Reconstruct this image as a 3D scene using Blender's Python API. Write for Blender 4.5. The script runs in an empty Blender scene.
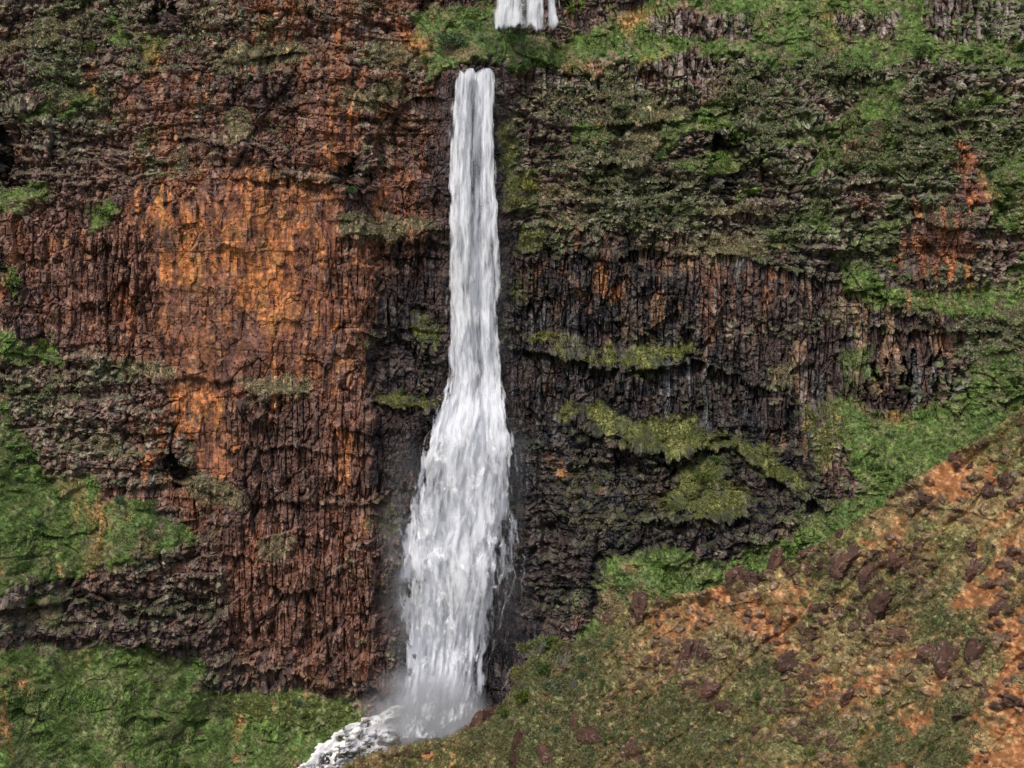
import bpy, math, random
import numpy as np

random.seed(7)
RNG = np.random.default_rng(11)
scene = bpy.context.scene
COL = scene.collection

# ------------------------------------------------------------------ camera
W, H, F = 1024, 768, 2218.0
CAM = np.array([0.0, -400.0, 100.0])
PITCH = math.radians(10)
SP, CP = math.sin(PITCH), math.cos(PITCH)

def ray(px, py):
    """slopes of the sight line through a photo pixel: x and z gained per metre of depth"""
    xc = (px - 512.0) / F
    yc = (384.0 - py) / F
    dy = yc * SP + CP
    return xc / dy, (yc * CP - SP) / dy

def at(px, py, D):
    tx, tz = ray(np.asarray(px, float), np.asarray(py, float))
    D = np.asarray(D, float)
    return np.stack([CAM[0] + D * tx, CAM[1] + D + 0 * tx, CAM[2] + D * tz], -1)

cam_d = bpy.data.cameras.new('camera'); cam = bpy.data.objects.new('camera', cam_d)
COL.objects.link(cam); cam.location = CAM
cam.rotation_euler = (math.radians(90) - PITCH, 0, 0)
cam_d.sensor_width = 36; cam_d.lens = 36 * F / W
cam_d.clip_start = 1; cam_d.clip_end = 5000
scene.camera = cam

# ------------------------------------------------------------------ noise
def hsh(ix, iy, seed):
    h = (ix.astype(np.int64) * 374761393 + iy.astype(np.int64) * 668265263 + seed * 1442695041) & 0xffffffff
    h = ((h ^ (h >> 13)) * 1274126177) & 0xffffffff
    h = ((h ^ (h >> 16)) * 2246822519) & 0xffffffff
    return ((h ^ (h >> 15)) & 0xffffff).astype(np.float32) / 16777216.0

def vn(x, y, seed=0):
    ix = np.floor(x); iy = np.floor(y)
    fx = (x - ix).astype(np.float32); fy = (y - iy).astype(np.float32)
    fx = fx * fx * (3 - 2 * fx); fy = fy * fy * (3 - 2 * fy)
    ix = ix.astype(np.int64); iy = iy.astype(np.int64)
    a = hsh(ix, iy, seed); b = hsh(ix + 1, iy, seed)
    c = hsh(ix, iy + 1, seed); d = hsh(ix + 1, iy + 1, seed)
    return (a + (b - a) * fx) * (1 - fy) + (c + (d - c) * fx) * fy

def fbm(x, y, seed=0, o=4, g=0.5):
    s = 0; a = 1; t = 0
    for i in range(o):
        s = s + a * vn(x * 2 ** i + 17.3 * i, y * 2 ** i + 5.1 * i, seed + i); t += a; a *= g
    return s / t          # 0..1, mean .5

def voro(x, y, seed=0, jit=0.85, cheb=True):
    ix = np.floor(x).astype(np.int64); iy = np.floor(y).astype(np.int64)
    f1 = np.full(x.shape, 9.0, np.float32); f2 = f1.copy(); cid = np.zeros(x.shape, np.float32); tl = np.zeros(x.shape, np.float32)
    for dx in (-1, 0, 1):
        for dy in (-1, 0, 1):
            jx = ix + dx; jy = iy + dy
            qx = jx + .5 + (hsh(jx, jy, seed) - .5) * jit
            qy = jy + .5 + (hsh(jx, jy, seed + 51) - .5) * jit
            ax = np.abs(x - qx); ay = np.abs(y - qy)
            d = (np.maximum(ax, ay) + .25 * (ax + ay) if cheb else np.hypot(ax, ay)).astype(np.float32)
            c = hsh(jx, jy, seed + 97)
            n1 = d < f1
            f2 = np.where(n1, f1, np.minimum(f2, d))
            # every cell is a broken face with a tilt of its own
            tt = ((x - qx) * (hsh(jx, jy, seed + 131) - .5) + (y - qy) * (hsh(jx, jy, seed + 151) - .35)).astype(np.float32)
            cid = np.where(n1, c, cid); f1 = np.where(n1, d, f1); tl = np.where(n1, tt, tl)
    return f1, f2, cid, tl

def sstep(a, b, x):
    t = np.clip((x - a) / (b - a), 0, 1)
    return t * t * (3 - 2 * t)

def blur(a, sx, sy):
    for ax, s in ((1, sx), (0, sy)):
        if s <= 0: continue
        r = int(3 * s) + 1
        k = np.exp(-.5 * (np.arange(-r, r + 1) / s) ** 2); k /= k.sum()
        pad = [(0, 0), (0, 0)]; pad[ax] = (r, r)
        p = np.pad(a, pad, mode='edge')
        out = np.zeros_like(a, dtype=np.float64)
        n = a.shape[ax]
        for i, w in enumerate(k):
            out += w * (p[:, i:i + n] if ax == 1 else p[i:i + n, :])
        a = out
    return a

def poly_mask(PX, PY, pts, soft=5.0):
    """1 inside the outline, 0 outside, soft over some pixels"""
    xs = [p[0] for p in pts]; ys = [p[1] for p in pts]
    m = (PX > min(xs) - soft * 2) & (PX < max(xs) + soft * 2) & (PY > min(ys) - soft * 2) & (PY < max(ys) + soft * 2)
    out = np.zeros(PX.shape, np.float32)
    x = PX[m]; y = PY[m]
    if x.size == 0: return out
    d = np.full(x.shape, 1e9); ins = np.zeros(x.shape, bool)
    n = len(pts)
    for i in range(n):
        x0, y0 = pts[i]; x1, y1 = pts[(i + 1) % n]
        ex, ey = x1 - x0, y1 - y0
        t = np.clip(((x - x0) * ex + (y - y0) * ey) / (ex * ex + ey * ey + 1e-9), 0, 1)
        d = np.minimum(d, np.hypot(x - x0 - t * ex, y - y0 - t * ey))
        c = (y0 > y) != (y1 > y)
        ins ^= c & (x < ex * (y - y0) / (ey if abs(ey) > 1e-9 else 1e-9) + x0)
    out[m] = np.clip(.5 + np.where(ins, d, -d) / (2 * soft), 0, 1)
    return out

def ell(cx, cy, rx, ry, n=14, a=0):
    ca, sa = math.cos(math.radians(a)), math.sin(math.radians(a))
    return [(cx + rx * math.cos(t) * ca - ry * math.sin(t) * sa, cy + rx * math.cos(t) * sa + ry * math.sin(t) * ca)
            for t in [2 * math.pi * i / n for i in range(n)]]

def region(PX, PY, polys, soft=5.0):
    m = np.zeros(PX.shape, np.float32)
    for p in polys:
        k = 1.0; s = soft
        if isinstance(p, tuple): p, k = p[0], p[1]
        m = np.maximum(m, poly_mask(PX, PY, p, s) * k)
    return m

def interp(x, pts):
    return np.interp(x, [p[0] for p in pts], [p[1] for p in pts])

# ------------------------------------------------------------------ mesh helpers
def mesh_np(name, V, Fc, mats=(), smooth=True, attrs=None):
    me = bpy.data.meshes.new(name)
    V = np.asarray(V, np.float32); Fc = np.asarray(Fc, np.int32)
    me.vertices.add(len(V)); me.vertices.foreach_set('co', V.ravel())
    k = Fc.shape[1]
    me.loops.add(Fc.size); me.loops.foreach_set('vertex_index', Fc.ravel())
    me.polygons.add(len(Fc))
    me.polygons.foreach_set('loop_start', np.arange(0, Fc.size, k, dtype=np.int32))
    me.polygons.foreach_set('loop_total', np.full(len(Fc), k, np.int32))
    me.polygons.foreach_set('use_smooth', np.full(len(Fc), smooth))
    for a, v in (attrs or {}).items():
        v = np.asarray(v, np.float32)
        if v.ndim == 1:
            at_ = me.attributes.new(a, 'FLOAT', 'POINT'); at_.data.foreach_set('value', v)
        elif v.shape[1] == 3 and a != 'tint':
            at_ = me.attributes.new(a, 'FLOAT_VECTOR', 'POINT'); at_.data.foreach_set('vector', v.ravel())
        else:
            if v.shape[1] == 3: v = np.concatenate([v, np.ones((len(v), 1), np.float32)], 1)
            at_ = me.attributes.new(a, 'FLOAT_COLOR', 'POINT'); at_.data.foreach_set('color', v.ravel())
    for m in mats: me.materials.append(m)
    me.update(calc_edges=True)
    return me

def link(name, me, label=None, cat=None, group=None, kind=None, parent=None):
    o = bpy.data.objects.new(name, me); COL.objects.link(o)
    tag(o, label, cat, group, kind)
    if parent: o.parent = parent
    return o

def tag(o, label=None, cat=None, group=None, kind=None):
    if label: o['label'] = label
    if cat: o['category'] = cat
    if group: o['group'] = group
    if kind: o['kind'] = kind

def grid_faces(nr, nc):
    i = np.arange(nr * nc).reshape(nr, nc)
    return np.stack([i[:-1, :-1], i[1:, :-1], i[1:, 1:], i[:-1, 1:]], -1).reshape(-1, 4)

def normals_of(P):
    du = np.gradient(P, axis=1); dv = np.gradient(P, axis=0)
    n = np.cross(dv, du)
    n /= np.linalg.norm(n, axis=-1, keepdims=True) + 1e-9
    s = np.sign((n * (np.array([0, -1, .5]))).sum(-1, keepdims=True)); s[s == 0] = 1
    return n * s

# ------------------------------------------------------------------ materials
def nodes_of(name):
    m = bpy.data.materials.new(name); m.use_nodes = True
    nt = m.node_tree; nt.nodes.clear()
    return m, nt, nt.nodes, nt.links

def N(nt, t, **kw):
    n = nt.nodes.new(t)
    for k, v in kw.items():
        if k in n.inputs: n.inputs[k].default_value = v
        else: setattr(n, k, v)
    return n

def math_n(nt, op, a, b=None, c=None, clamp=False):
    n = nt.nodes.new('ShaderNodeMath'); n.operation = op; n.use_clamp = clamp
    for i, v in enumerate((a, b, c)):
        if v is None: continue
        if isinstance(v, (int, float)): n.inputs[i].default_value = v
        else: nt.links.new(v, n.inputs[i])
    return n.outputs[0]

def terrain_mat(name, rough=0.9, s1=1.1, s2=5.0, zs=0.5, amt=0.55, bump=0.25):
    """the colour of each patch, painted cave shade included, comes with the surface; noise in metres breaks it up below that"""
    m, nt, nn, ll = nodes_of(name)
    out = N(nt, 'ShaderNodeOutputMaterial'); bs = N(nt, 'ShaderNodeBsdfPrincipled')
    bs.inputs['Specular IOR Level'].default_value = 0.25
    att = N(nt, 'ShaderNodeAttribute', attribute_name='tint')
    wet = N(nt, 'ShaderNodeAttribute', attribute_name='wet')
    tc = N(nt, 'ShaderNodeTexCoord'); mp = N(nt, 'ShaderNodeMapping'); mp.inputs['Scale'].default_value = (1, 1, zs)
    ll.new(tc.outputs['Object'], mp.inputs['Vector'])
    n1 = N(nt, 'ShaderNodeTexNoise', Scale=s1, Detail=5.0, Roughness=0.7); ll.new(mp.outputs[0], n1.inputs['Vector'])
    n2 = N(nt, 'ShaderNodeTexNoise', Scale=s2, Detail=3.0, Roughness=0.6); ll.new(mp.outputs[0], n2.inputs['Vector'])
    v = math_n(nt, 'MULTIPLY_ADD', n1.outputs['Fac'], amt * 2.2, 1 - amt * 1.1)
    v2 = math_n(nt, 'MULTIPLY_ADD', n2.outputs['Fac'], amt * 1.6, 1 - amt * .8)
    v = math_n(nt, 'MULTIPLY', v, v2)
    mx = N(nt, 'ShaderNodeVectorMath', operation='SCALE')
    ll.new(att.outputs['Color'], mx.inputs[0]); ll.new(v, mx.inputs['Scale'])
    ll.new(mx.outputs[0], bs.inputs['Base Color'])
    r = math_n(nt, 'MULTIPLY_ADD', wet.outputs['Fac'], -0.45, rough)
    ll.new(r, bs.inputs['Roughness'])
    bp = N(nt, 'ShaderNodeBump', Strength=bump, Distance=0.25)
    ll.new(n2.outputs['Fac'], bp.inputs['Height']); ll.new(bp.outputs[0], bs.inputs['Normal'])
    ll.new(bs.outputs[0], out.inputs[0])
    return m

def leaf_mat(name, attr=True, base=(.1, .13, .04), var=0.5):
    m, nt, nn, ll = nodes_of(name)
    out = N(nt, 'ShaderNodeOutputMaterial')
    di = N(nt, 'ShaderNodeBsdfDiffuse'); tr = N(nt, 'ShaderNodeBsdfTranslucent'); mx = N(nt, 'ShaderNodeMixShader', Fac=0.25)
    if attr:
        src = N(nt, 'ShaderNodeAttribute', attribute_name='tint').outputs['Color']
    else:
        src = N(nt, 'ShaderNodeAttribute', attribute_name='leaf').outputs['Fac']
        oi = N(nt, 'ShaderNodeObjectInfo')
        hs = N(nt, 'ShaderNodeHueSaturation', Color=(*base, 1))
        ll.new(math_n(nt, 'MULTIPLY_ADD', oi.outputs['Random'], .07, .465), hs.inputs['Hue'])
        ll.new(math_n(nt, 'MULTIPLY_ADD', oi.outputs['Random'], -.5, 1.15), hs.inputs['Saturation'])
        k = math_n(nt, 'MULTIPLY_ADD', src, var * 2, 1 - var)
        vm = N(nt, 'ShaderNodeVectorMath', operation='SCALE'); ll.new(hs.outputs[0], vm.inputs[0]); ll.new(k, vm.inputs['Scale'])
        src = vm.outputs[0]
    ll.new(src, di.inputs[0]); ll.new(src, tr.inputs[0])
    ll.new(di.outputs[0], mx.inputs[1]); ll.new(tr.outputs[0], mx.inputs[2]); ll.new(mx.outputs[0], out.inputs[0])
    return m

def stone_mat(name, base, lich=(.26, .22, .18)):
    m, nt, nn, ll = nodes_of(name)
    out = N(nt, 'ShaderNodeOutputMaterial'); bs = N(nt, 'ShaderNodeBsdfPrincipled', Roughness=0.9)
    bs.inputs['Specular IOR Level'].default_value = 0.2
    tc = N(nt, 'ShaderNodeTexCoord'); oi = N(nt, 'ShaderNodeObjectInfo')
    ad = N(nt, 'ShaderNodeVectorMath', operation='ADD')
    ll.new(tc.outputs['Object'], ad.inputs[0]); ll.new(oi.outputs['Location'], ad.inputs[1])
    n1 = N(nt, 'ShaderNodeTexNoise', Scale=1.3, Detail=6.0, Roughness=0.7); ll.new(ad.outputs[0], n1.inputs['Vector'])
    n2 = N(nt, 'ShaderNodeTexNoise', Scale=4.0, Detail=4.0, Roughness=0.7); ll.new(ad.outputs[0], n2.inputs['Vector'])
    cr = N(nt, 'ShaderNodeValToRGB')
    e = cr.color_ramp.elements
    e[0].position = .3; e[0].color = (base[0] * .45, base[1] * .5, base[2] * .6, 1)
    e[1].position = .58; e[1].color = (*base, 1)
    e.new(.7).color = (base[0] * 1.4, base[1] * 1.2, base[2] * 1.1, 1)
    ll.new(n1.outputs['Fac'], cr.inputs[0])
    lf = N(nt, 'ShaderNodeValToRGB'); f = lf.color_ramp.elements; f[0].position = .56; f[1].position = .68
    f[0].color = (0, 0, 0, 1); f[1].color = (.8, .8, .8, 1); ll.new(n2.outputs['Fac'], lf.inputs[0])
    mx = N(nt, 'ShaderNodeMix', data_type='RGBA'); ll.new(lf.outputs[0], mx.inputs[0]); ll.new(cr.outputs[0], mx.inputs[6])
    mx.inputs[7].default_value = (*lich, 1)
    k = math_n(nt, 'MULTIPLY_ADD', oi.outputs['Random'], .6, .7)
    vm = N(nt, 'ShaderNodeVectorMath', operation='SCALE'); ll.new(mx.outputs[2], vm.inputs[0]); ll.new(k, vm.inputs['Scale'])
    ll.new(vm.outputs[0], bs.inputs['Base Color'])
    bp = N(nt, 'ShaderNodeBump', Strength=.6, Distance=.2); ll.new(n2.outputs['Fac'], bp.inputs['Height']); ll.new(bp.outputs[0], bs.inputs['Normal'])
    ll.new(bs.outputs[0], out.inputs[0])
    return m

def plain_mat(name, c, rough=.9):
    m, nt, nn, ll = nodes_of(name)
    out = N(nt, 'ShaderNodeOutputMaterial'); bs = N(nt, 'ShaderNodeBsdfPrincipled', Roughness=rough)
    no = N(nt, 'ShaderNodeTexNoise', Scale=6.0, Detail=4.0); hs = N(nt, 'ShaderNodeHueSaturation', Color=(*c, 1))
    ll.new(math_n(nt, 'MULTIPLY_ADD', no.outputs['Fac'], 1.2, .4), hs.inputs['Value']); ll.new(hs.outputs[0], bs.inputs['Base Color'])
    ll.new(bs.outputs[0], out.inputs[0])
    return m

M_CLIFF = terrain_mat('cliff_rock')
M_HILL = terrain_mat('hillside_soil', s1=1.5, s2=6.0, zs=1.0, amt=.5)
M_COVER = leaf_mat('ground_cover_leaves')
M_LEAF = leaf_mat('shrub_leaves', attr=False, base=(.085, .125, .035))
M_MOSSB = leaf_mat('cushion_leaves', attr=False, base=(.15, .16, .055), var=.45)
M_DRYB = leaf_mat('dry_shrub_leaves', attr=False, base=(.17, .135, .085), var=.5)
M_TWIG = plain_mat('twig_bark', (.22, .19, .17))
M_STONE = stone_mat('boulder_stone', (.080, .040, .028), (.24, .19, .15))
M_GREY = stone_mat('grey_stone', (.17, .13, .12), (.3, .28, .25))

# ------------------------------------------------------------------ CLIFF: outlines as laid out over the wall
GREEN = [
 ([(415,15),(440,5),(492,2),(500,30),(495,60),(470,66),(435,72),(412,52)],1.),
 ([(505,72),(560,48),(620,16),(655,-4),(700,-60),(1240,-100),(1240,66),(940,62),(900,70),(840,68),(760,62),(700,56),(640,70),(560,70)],1.),
 ([(825,160),(845,118),(868,90),(905,78),(895,110),(875,140),(862,168)],1.),
 ([(945,100),(960,92),(1005,96),(1010,108),(960,112)],1.), ([(985,170),(1040,140),(1040,230),(1000,225)],.8),
 ([(0,190),(48,184),(48,202),(20,214),(-60,220),(-60,180)],1.), ([(28,122),(42,104),(70,92),(103,90),(98,100),(62,114)],1.),
 ([(94,200),(108,198),(110,222),(98,230)],1.), ([(114,10),(132,18),(128,48),(114,42)],.9), ([(136,28),(160,34),(154,66),(137,58)],.9),
 ([(-60,320),(0,335),(48,343),(66,357),(40,362),(-60,350)],1.), ([(5,270),(24,268),(22,300),(6,296)],.8),
 ([(-120,380),(0,398),(18,412),(22,440),(48,470),(92,484),(102,500),(135,506),(195,538),(160,552),(112,560),(60,582),(0,590),(-120,590)],1.),
 ([(25,606),(58,600),(62,625),(30,632)],.9),
 ([(-160,660),(0,652),(55,648),(150,652),(190,662),(222,690),(300,690),(345,698),(366,712),(345,735),(300,770),(280,940),(-160,940)],1.),
 ([(832,405),(848,398),(880,412),(930,408),(965,395),(985,365),(1010,372),(1040,420),(960,460),(880,520),(800,560),(700,620),(600,680),(545,690),(560,655),(600,612),(640,582),(700,566),(760,548),(815,524),(862,492),(845,450)],1.),
 ([(840,262),(868,272),(885,290),(930,292),(1060,278),(1060,330),(985,318),(930,312),(880,306),(856,292)],.9),
 ([(600,560),(640,555),(690,548),(700,562),(640,590),(600,612)],.8),
 ([(575,120),(600,118),(612,135),(600,148),(580,146)],.8), ([(840,360),(870,350),(880,385),(850,395)],.5),
]
MOSS = [
 ell(536,238,21,13), ell(522,190,20,20), ell(508,150,10,26), (ell(427,332,12,20),.9), ell(404,400,28,7), ell(430,512,14,8),
 ([(598,350),(630,344),(690,347),(694,358),(650,364),(604,360)],1.), ell(540,338,16,6), (ell(575,350,22,12),.6),
 ([(580,410),(604,404),(640,420),(700,420),(728,430),(722,444),(690,446),(664,450),(630,446),(600,432)],1.),
 ([(668,486),(700,462),(722,452),(740,480),(752,500),(742,516),(700,520),(660,512)],.95), ([(735,432),(770,448),(805,480),(800,492),(760,470),(730,446)],.9),
 (ell(570,412,8,5),.8), ([(640,368),(652,366),(654,376),(644,378)],.7), ([(560,455),(640,470),(660,520),(600,540),(540,520)],.12), ([(360,500),(400,505),(405,540),(365,530)],.35),
 ([(200,688),(345,695),(360,712),(330,730),(240,722)],.7), ([(505,270),(520,275),(520,300),(505,300)],.4), ([(800,395),(835,400),(850,450),(812,470)],.6),
]
DRY = [
 ([(690,240),(730,234),(765,244),(770,258),(720,260),(690,256)],1.), ([(340,216),(380,218),(440,226),(442,238),(360,240),(345,232)],.9),
 ([(590,82),(625,80),(628,92),(596,95)],.9), ([(634,90),(658,92),(660,100),(636,100)],.8), ([(624,104),(680,106),(682,116),(626,118)],1.), ([(620,130),(655,134),(660,160),(625,160)],.9),
 ell(565,197,20,6), ([(545,218),(590,216),(592,226),(548,226)],.7), ([(695,205),(770,205),(772,214),(700,216)],.9), (ell(745,245,30,10),.6),
 ([(225,62),(260,36),(308,44),(305,52),(262,58),(228,80)],1.), ([(215,115),(245,112),(250,140),(225,142)],.9), ([(355,40),(395,34),(420,55),(410,70),(365,62)],.7),
 ([(345,85),(395,82),(398,110),(350,108)],.6), ([(122,364),(160,358),(175,376),(130,380)],1.), ([(238,384),(310,380),(312,396),(245,396)],.9), ([(365,330),(372,326),(372,348),(352,344)],.8),
 ([(92,440),(118,434),(120,456),(96,460)],.7), ([(262,538),(285,536),(285,560),(268,562)],.7), ([(50,95),(75,80),(80,95),(50,110)],.5), ([(0,60),(60,40),(100,10),(60,20),(0,44)],.7),
 ([(855,290),(860,310),(845,330),(830,322),(840,300)],.3), ([(1004,300),(1040,300),(1040,322),(1010,316)],.9), (ell(782,370,14,16),.6), ([(505,118),(520,112),(530,120),(510,130)],.6),
 ([(540,100),(590,96),(592,104),(542,108)],.6),([(700,78),(760,82),(760,92),(704,90)],.5),([(180,480),(230,482),(240,502),(190,500)],.8),
]
ORANGE = [
 ([(148,196),(200,184),(262,180),(300,182),(312,222),(332,262),(328,330),(308,374),(240,378),(228,404),(224,480),(202,470),(186,420),(166,330),(158,270)],1.),
 ([(318,112),(352,106),(360,150),(344,170),(320,162)],1.), ([(324,-80),(350,-80),(350,112),(326,112)],.55), ([(268,184),(330,190),(332,244),(276,240)],.75),
 ([(366,176),(412,180),(412,218),(372,216)],.7), ([(398,28),(418,26),(432,46),(420,58),(396,48)],.95), ([(124,436),(164,426),(172,470),(140,478)],.8),
 ([(318,372),(352,380),(346,484),(322,470)],.6), ([(330,250),(372,250),(374,380),(330,380)],.45), ([(108,80),(160,70),(170,130),(112,120)],.45), ([(145,45),(160,40),(170,60),(160,80),(148,70)],.6),
 ([(50,236),(90,236),(92,330),(54,340)],.35), ([(60,320),(110,322),(112,350),(74,350)],.3), ([(150,70),(200,60),(196,130),(160,180)],.5),
 ([(958,136),(986,140),(986,212),(958,212)],.95), ([(905,214),(972,222),(974,276),(912,276)],.85), ([(905,275),(940,272),(930,300),(912,296)],.6), ([(846,190),(870,186),(872,204),(850,206)],.5),
 ([(566,248),(582,248),(582,302),(570,310)],.85), ([(596,246),(620,246),(616,296),(600,300)],.85), ([(654,256),(666,256),(664,290),(656,288)],.9), ([(650,302),(664,302),(662,322),(652,322)],.7),
 ([(702,262),(724,262),(718,352),(706,350)],.6), ([(730,252),(750,252),(752,300),(734,300)],.4), ([(764,258),(790,258),(790,320),(768,320)],.45), ([(560,68),(600,66),(602,84),(564,86)],.5), ([(640,64),(660,60),(658,86),(642,86)],.5),
 ([(820,30),(840,26),(836,60),(822,60)],.2), ([(618,20),(640,10),(650,16),(626,34)],.7), ([(60,650),(100,640),(80,670)],.2), ([(-20,715),(6,716),(8,745),(-20,750)],.9), ([(900,330),(960,320),(960,380),(900,420)],.22),
 ([(93,500),(104,498),(102,560),(94,575)],.75), ([(60,482),(80,480),(90,520),(74,524)],.3), ([(138,580),(150,575),(152,600),(140,602)],.5), ([(400,140),(440,140),(440,215),(410,215)],.3),
]
RED = [([(90,180),(140,60),(200,10),(240,-150),(470,-150),(440,0),(442,240),(378,300),(378,700),(230,655),(170,540),(110,380),(60,330),(0,310),(-80,300),(-80,215),(40,205)],1.),
       ([(0,340),(120,350),(240,500),(240,640),(0,640)],.35), ([(850,120),(1040,120),(1040,280),(850,280)],.3), ([(600,60),(1040,66),(1040,110),(600,110)],.25)]
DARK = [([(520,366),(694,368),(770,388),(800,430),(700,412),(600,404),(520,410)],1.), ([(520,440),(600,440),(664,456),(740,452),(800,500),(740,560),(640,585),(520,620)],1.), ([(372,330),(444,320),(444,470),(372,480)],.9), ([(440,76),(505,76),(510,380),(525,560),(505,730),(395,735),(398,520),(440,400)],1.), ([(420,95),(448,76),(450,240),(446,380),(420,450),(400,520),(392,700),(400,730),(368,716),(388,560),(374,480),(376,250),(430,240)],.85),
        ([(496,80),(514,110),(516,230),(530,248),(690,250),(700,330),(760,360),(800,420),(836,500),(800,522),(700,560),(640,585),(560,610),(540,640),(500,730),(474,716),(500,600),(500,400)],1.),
        ([(690,250),(860,260),(950,320),(930,420),(840,430),(800,420),(760,360)],.6), ([(706,136),(748,140),(750,206),(712,206)],1.), ([(176,446),(190,446),(192,474),(178,474)],1.),  # last two outlines: cave shade painted into the colour, besides their depth
        ([(500,90),(700,110),(800,130),(800,250),(520,250)],.38), ([(-80,100),(10,112),(12,186),(-80,190)],.9), ([(336,156),(366,158),(366,206),(340,210)],.7), ([(98,250),(116,250),(118,330),(102,330)],.75),  # hole at the left border and recess by the scar: shade painted dark
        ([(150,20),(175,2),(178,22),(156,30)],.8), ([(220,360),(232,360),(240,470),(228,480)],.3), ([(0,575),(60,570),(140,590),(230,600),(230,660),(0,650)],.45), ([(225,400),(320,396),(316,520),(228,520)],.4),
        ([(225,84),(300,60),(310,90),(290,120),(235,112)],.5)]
ROUGH = [([(-160,-170),(470,-170),(440,100),(430,170),(300,180),(140,180),(60,200),(-160,180)],.55), ([(-160,-170),(120,-170),(90,60),(60,200),(-160,180)],.85),
         ([(500,72),(1240,60),(1240,290),(860,285),(700,240),(520,240)],1.), ([(-160,350),(60,350),(150,380),(220,480),(100,490),(-160,400)],.8),
         ([(-160,560),(220,540),(230,650),(-160,650)],.8), ([(530,450),(800,440),(830,520),(700,570),(540,620)],.8), ([(960,280),(1240,280),(1240,420),(960,400)],.7)]

X0, X1, Y0, Y1 = -210, 1235, -170, 935
STEP = 0.85
pxs = np.arange(X0, X1, STEP); pys = np.arange(Y0, Y1, STEP)
PX, PY = np.meshgrid(pxs, pys)
tx_, tz_ = ray(PX, PY)
def warped(PX, PY, a, sc, seed):
    return (PX + (fbm(PX / sc, PY / sc, seed, 5, .65) - .5) * 2 * a, PY + (fbm(PX / sc, PY / sc, seed + 40, 5, .65) - .5) * 1.6 * a)
WX, WY = warped(PX, PY, 20, 30, 3)
WX = WX + (vn(PX / 5, PY / 5, 31) - .5) * 9; WY = WY + (vn(PX / 4, PY / 4, 33) - .5) * 8
GREEN.append(([(498,34),(560,32),(566,60),(512,72),(498,60)],.75)); GREEN.append(([(985,352),(1060,330),(1060,396),(1000,384),(975,376)],.9))
green = region(WX, WY, GREEN, 4) * (1 - .9 * region(WX, WY, [[(648,14),(690,10),(750,20),(748,38),(700,40),(650,34)], [(840,14),(905,20),(900,42),(846,36)], [(925,-5),(1060,-5),(1060,34),(960,44),(928,22)]], 5)); green = np.maximum(green, .8 * (1 - sstep(885, 915, PX) * sstep(128, 142, PY) * (PX < 992)) * sstep(.585, .64, fbm(PX / 42 + PY / 60, PY / 24, 37, 5)) * sstep(590, 720, PX) * (1 - sstep(230, 300, PY + (900 - PX) * .2)) * sstep(90, 110, PY)); moss = region(WX, WY, MOSS, 5); dry = region(WX, WY, DRY, 3)
wx, wy = warped(PX, PY, 17, 22, 9)
wy = wy + (vn(PX / 4.5, PX * 0, 12) - .5) * 34 * (PY > 180)
orange = region(wx, wy, [ORANGE[0]], 26)
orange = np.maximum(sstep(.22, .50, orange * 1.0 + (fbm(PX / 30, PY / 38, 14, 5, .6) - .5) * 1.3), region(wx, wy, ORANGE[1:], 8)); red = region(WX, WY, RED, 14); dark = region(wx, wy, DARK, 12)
bwx, bwy = warped(PX, PY, 42, 75, 18)
rough = region(bwx, bwy, ROUGH, 12) * (1 - .7 * np.clip(orange * 1.5, 0, 1) * (PX > 500))
hole = region(wx, wy, [ell(727, 168, 19, 33), ell(183, 459, 6, 14), ell(905,372,9,8), ell(950,388,11,9), ell(878,380,8,7), ell(735,62,5,6), ell(5, 150, 8, 34), ell(163, 10, 11, 9), ell(350, 178, 10, 16)], 5)

# how far the wall leans back, summed down and up each column of rock
ledge = sstep(.60, .68, fbm(PX / 55, PY / 9, 21, 4)) * (1 - green)
terr = sstep(.58, .68, fbm(PX / 30, PY / 11, 27, 4)) * rough * (1 - green)
S = 0.06 + 0.26 * rough + .75 * np.clip(ledge * (1 - .6 * orange), 0, 1) * (.4 + .6 * (1 - dark)) + .9 * terr
S = S * (1 - .8 * np.maximum(orange, 0) * (1 - rough))
S = np.where(green > .01, S * (1 - green) + green * 1.25, S)
S = S + 2.0 * moss * (1 - green) + 1.2 * dry
fallstrip = sstep(425, 448, PX) * (1 - sstep(505, 530, PX)) * sstep(66, 74, PY)
S = S * (1 - fallstrip) + fallstrip * (.03 + .10 * sstep(380, 420, PY))
S = blur(S, 3, 1.0)
PLAN = [(-210, -22), (0, -12), (60, -8), (150, -8), (230, -11), (360, -11), (371, -9), (380, -3), (440, 0), (470, 2.5), (500, 3), (530, 4.5), (600, 2), (700, -2), (760, -5), (830, -9), (900, -12), (1000, -17), (1235, -30)]
D = np.zeros_like(PX)
r0 = int((300 - Y0) / STEP)
D[r0] = 400 + interp(pxs, PLAN)
for r in range(r0 - 1, -1, -1):
    dt = tz_[r] - tz_[r + 1]; s = S[r]
    D[r] = D[r + 1] + s * D[r + 1] * dt / (1 - s * tz_[r])
for r in range(r0 + 1, len(pys)):
    dt = tz_[r] - tz_[r - 1]; s = S[r]
    D[r] = D[r - 1] + s * D[r - 1] * dt / (1 - s * tz_[r])
lowp = blur(blur(D, 0, 30), 42, 0); slow = blur(blur(D, 0, 30), 8, 0)
D = lowp + blur(D - blur(D, 0, 30), 5, .8) + .25 * (slow - lowp)
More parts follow.
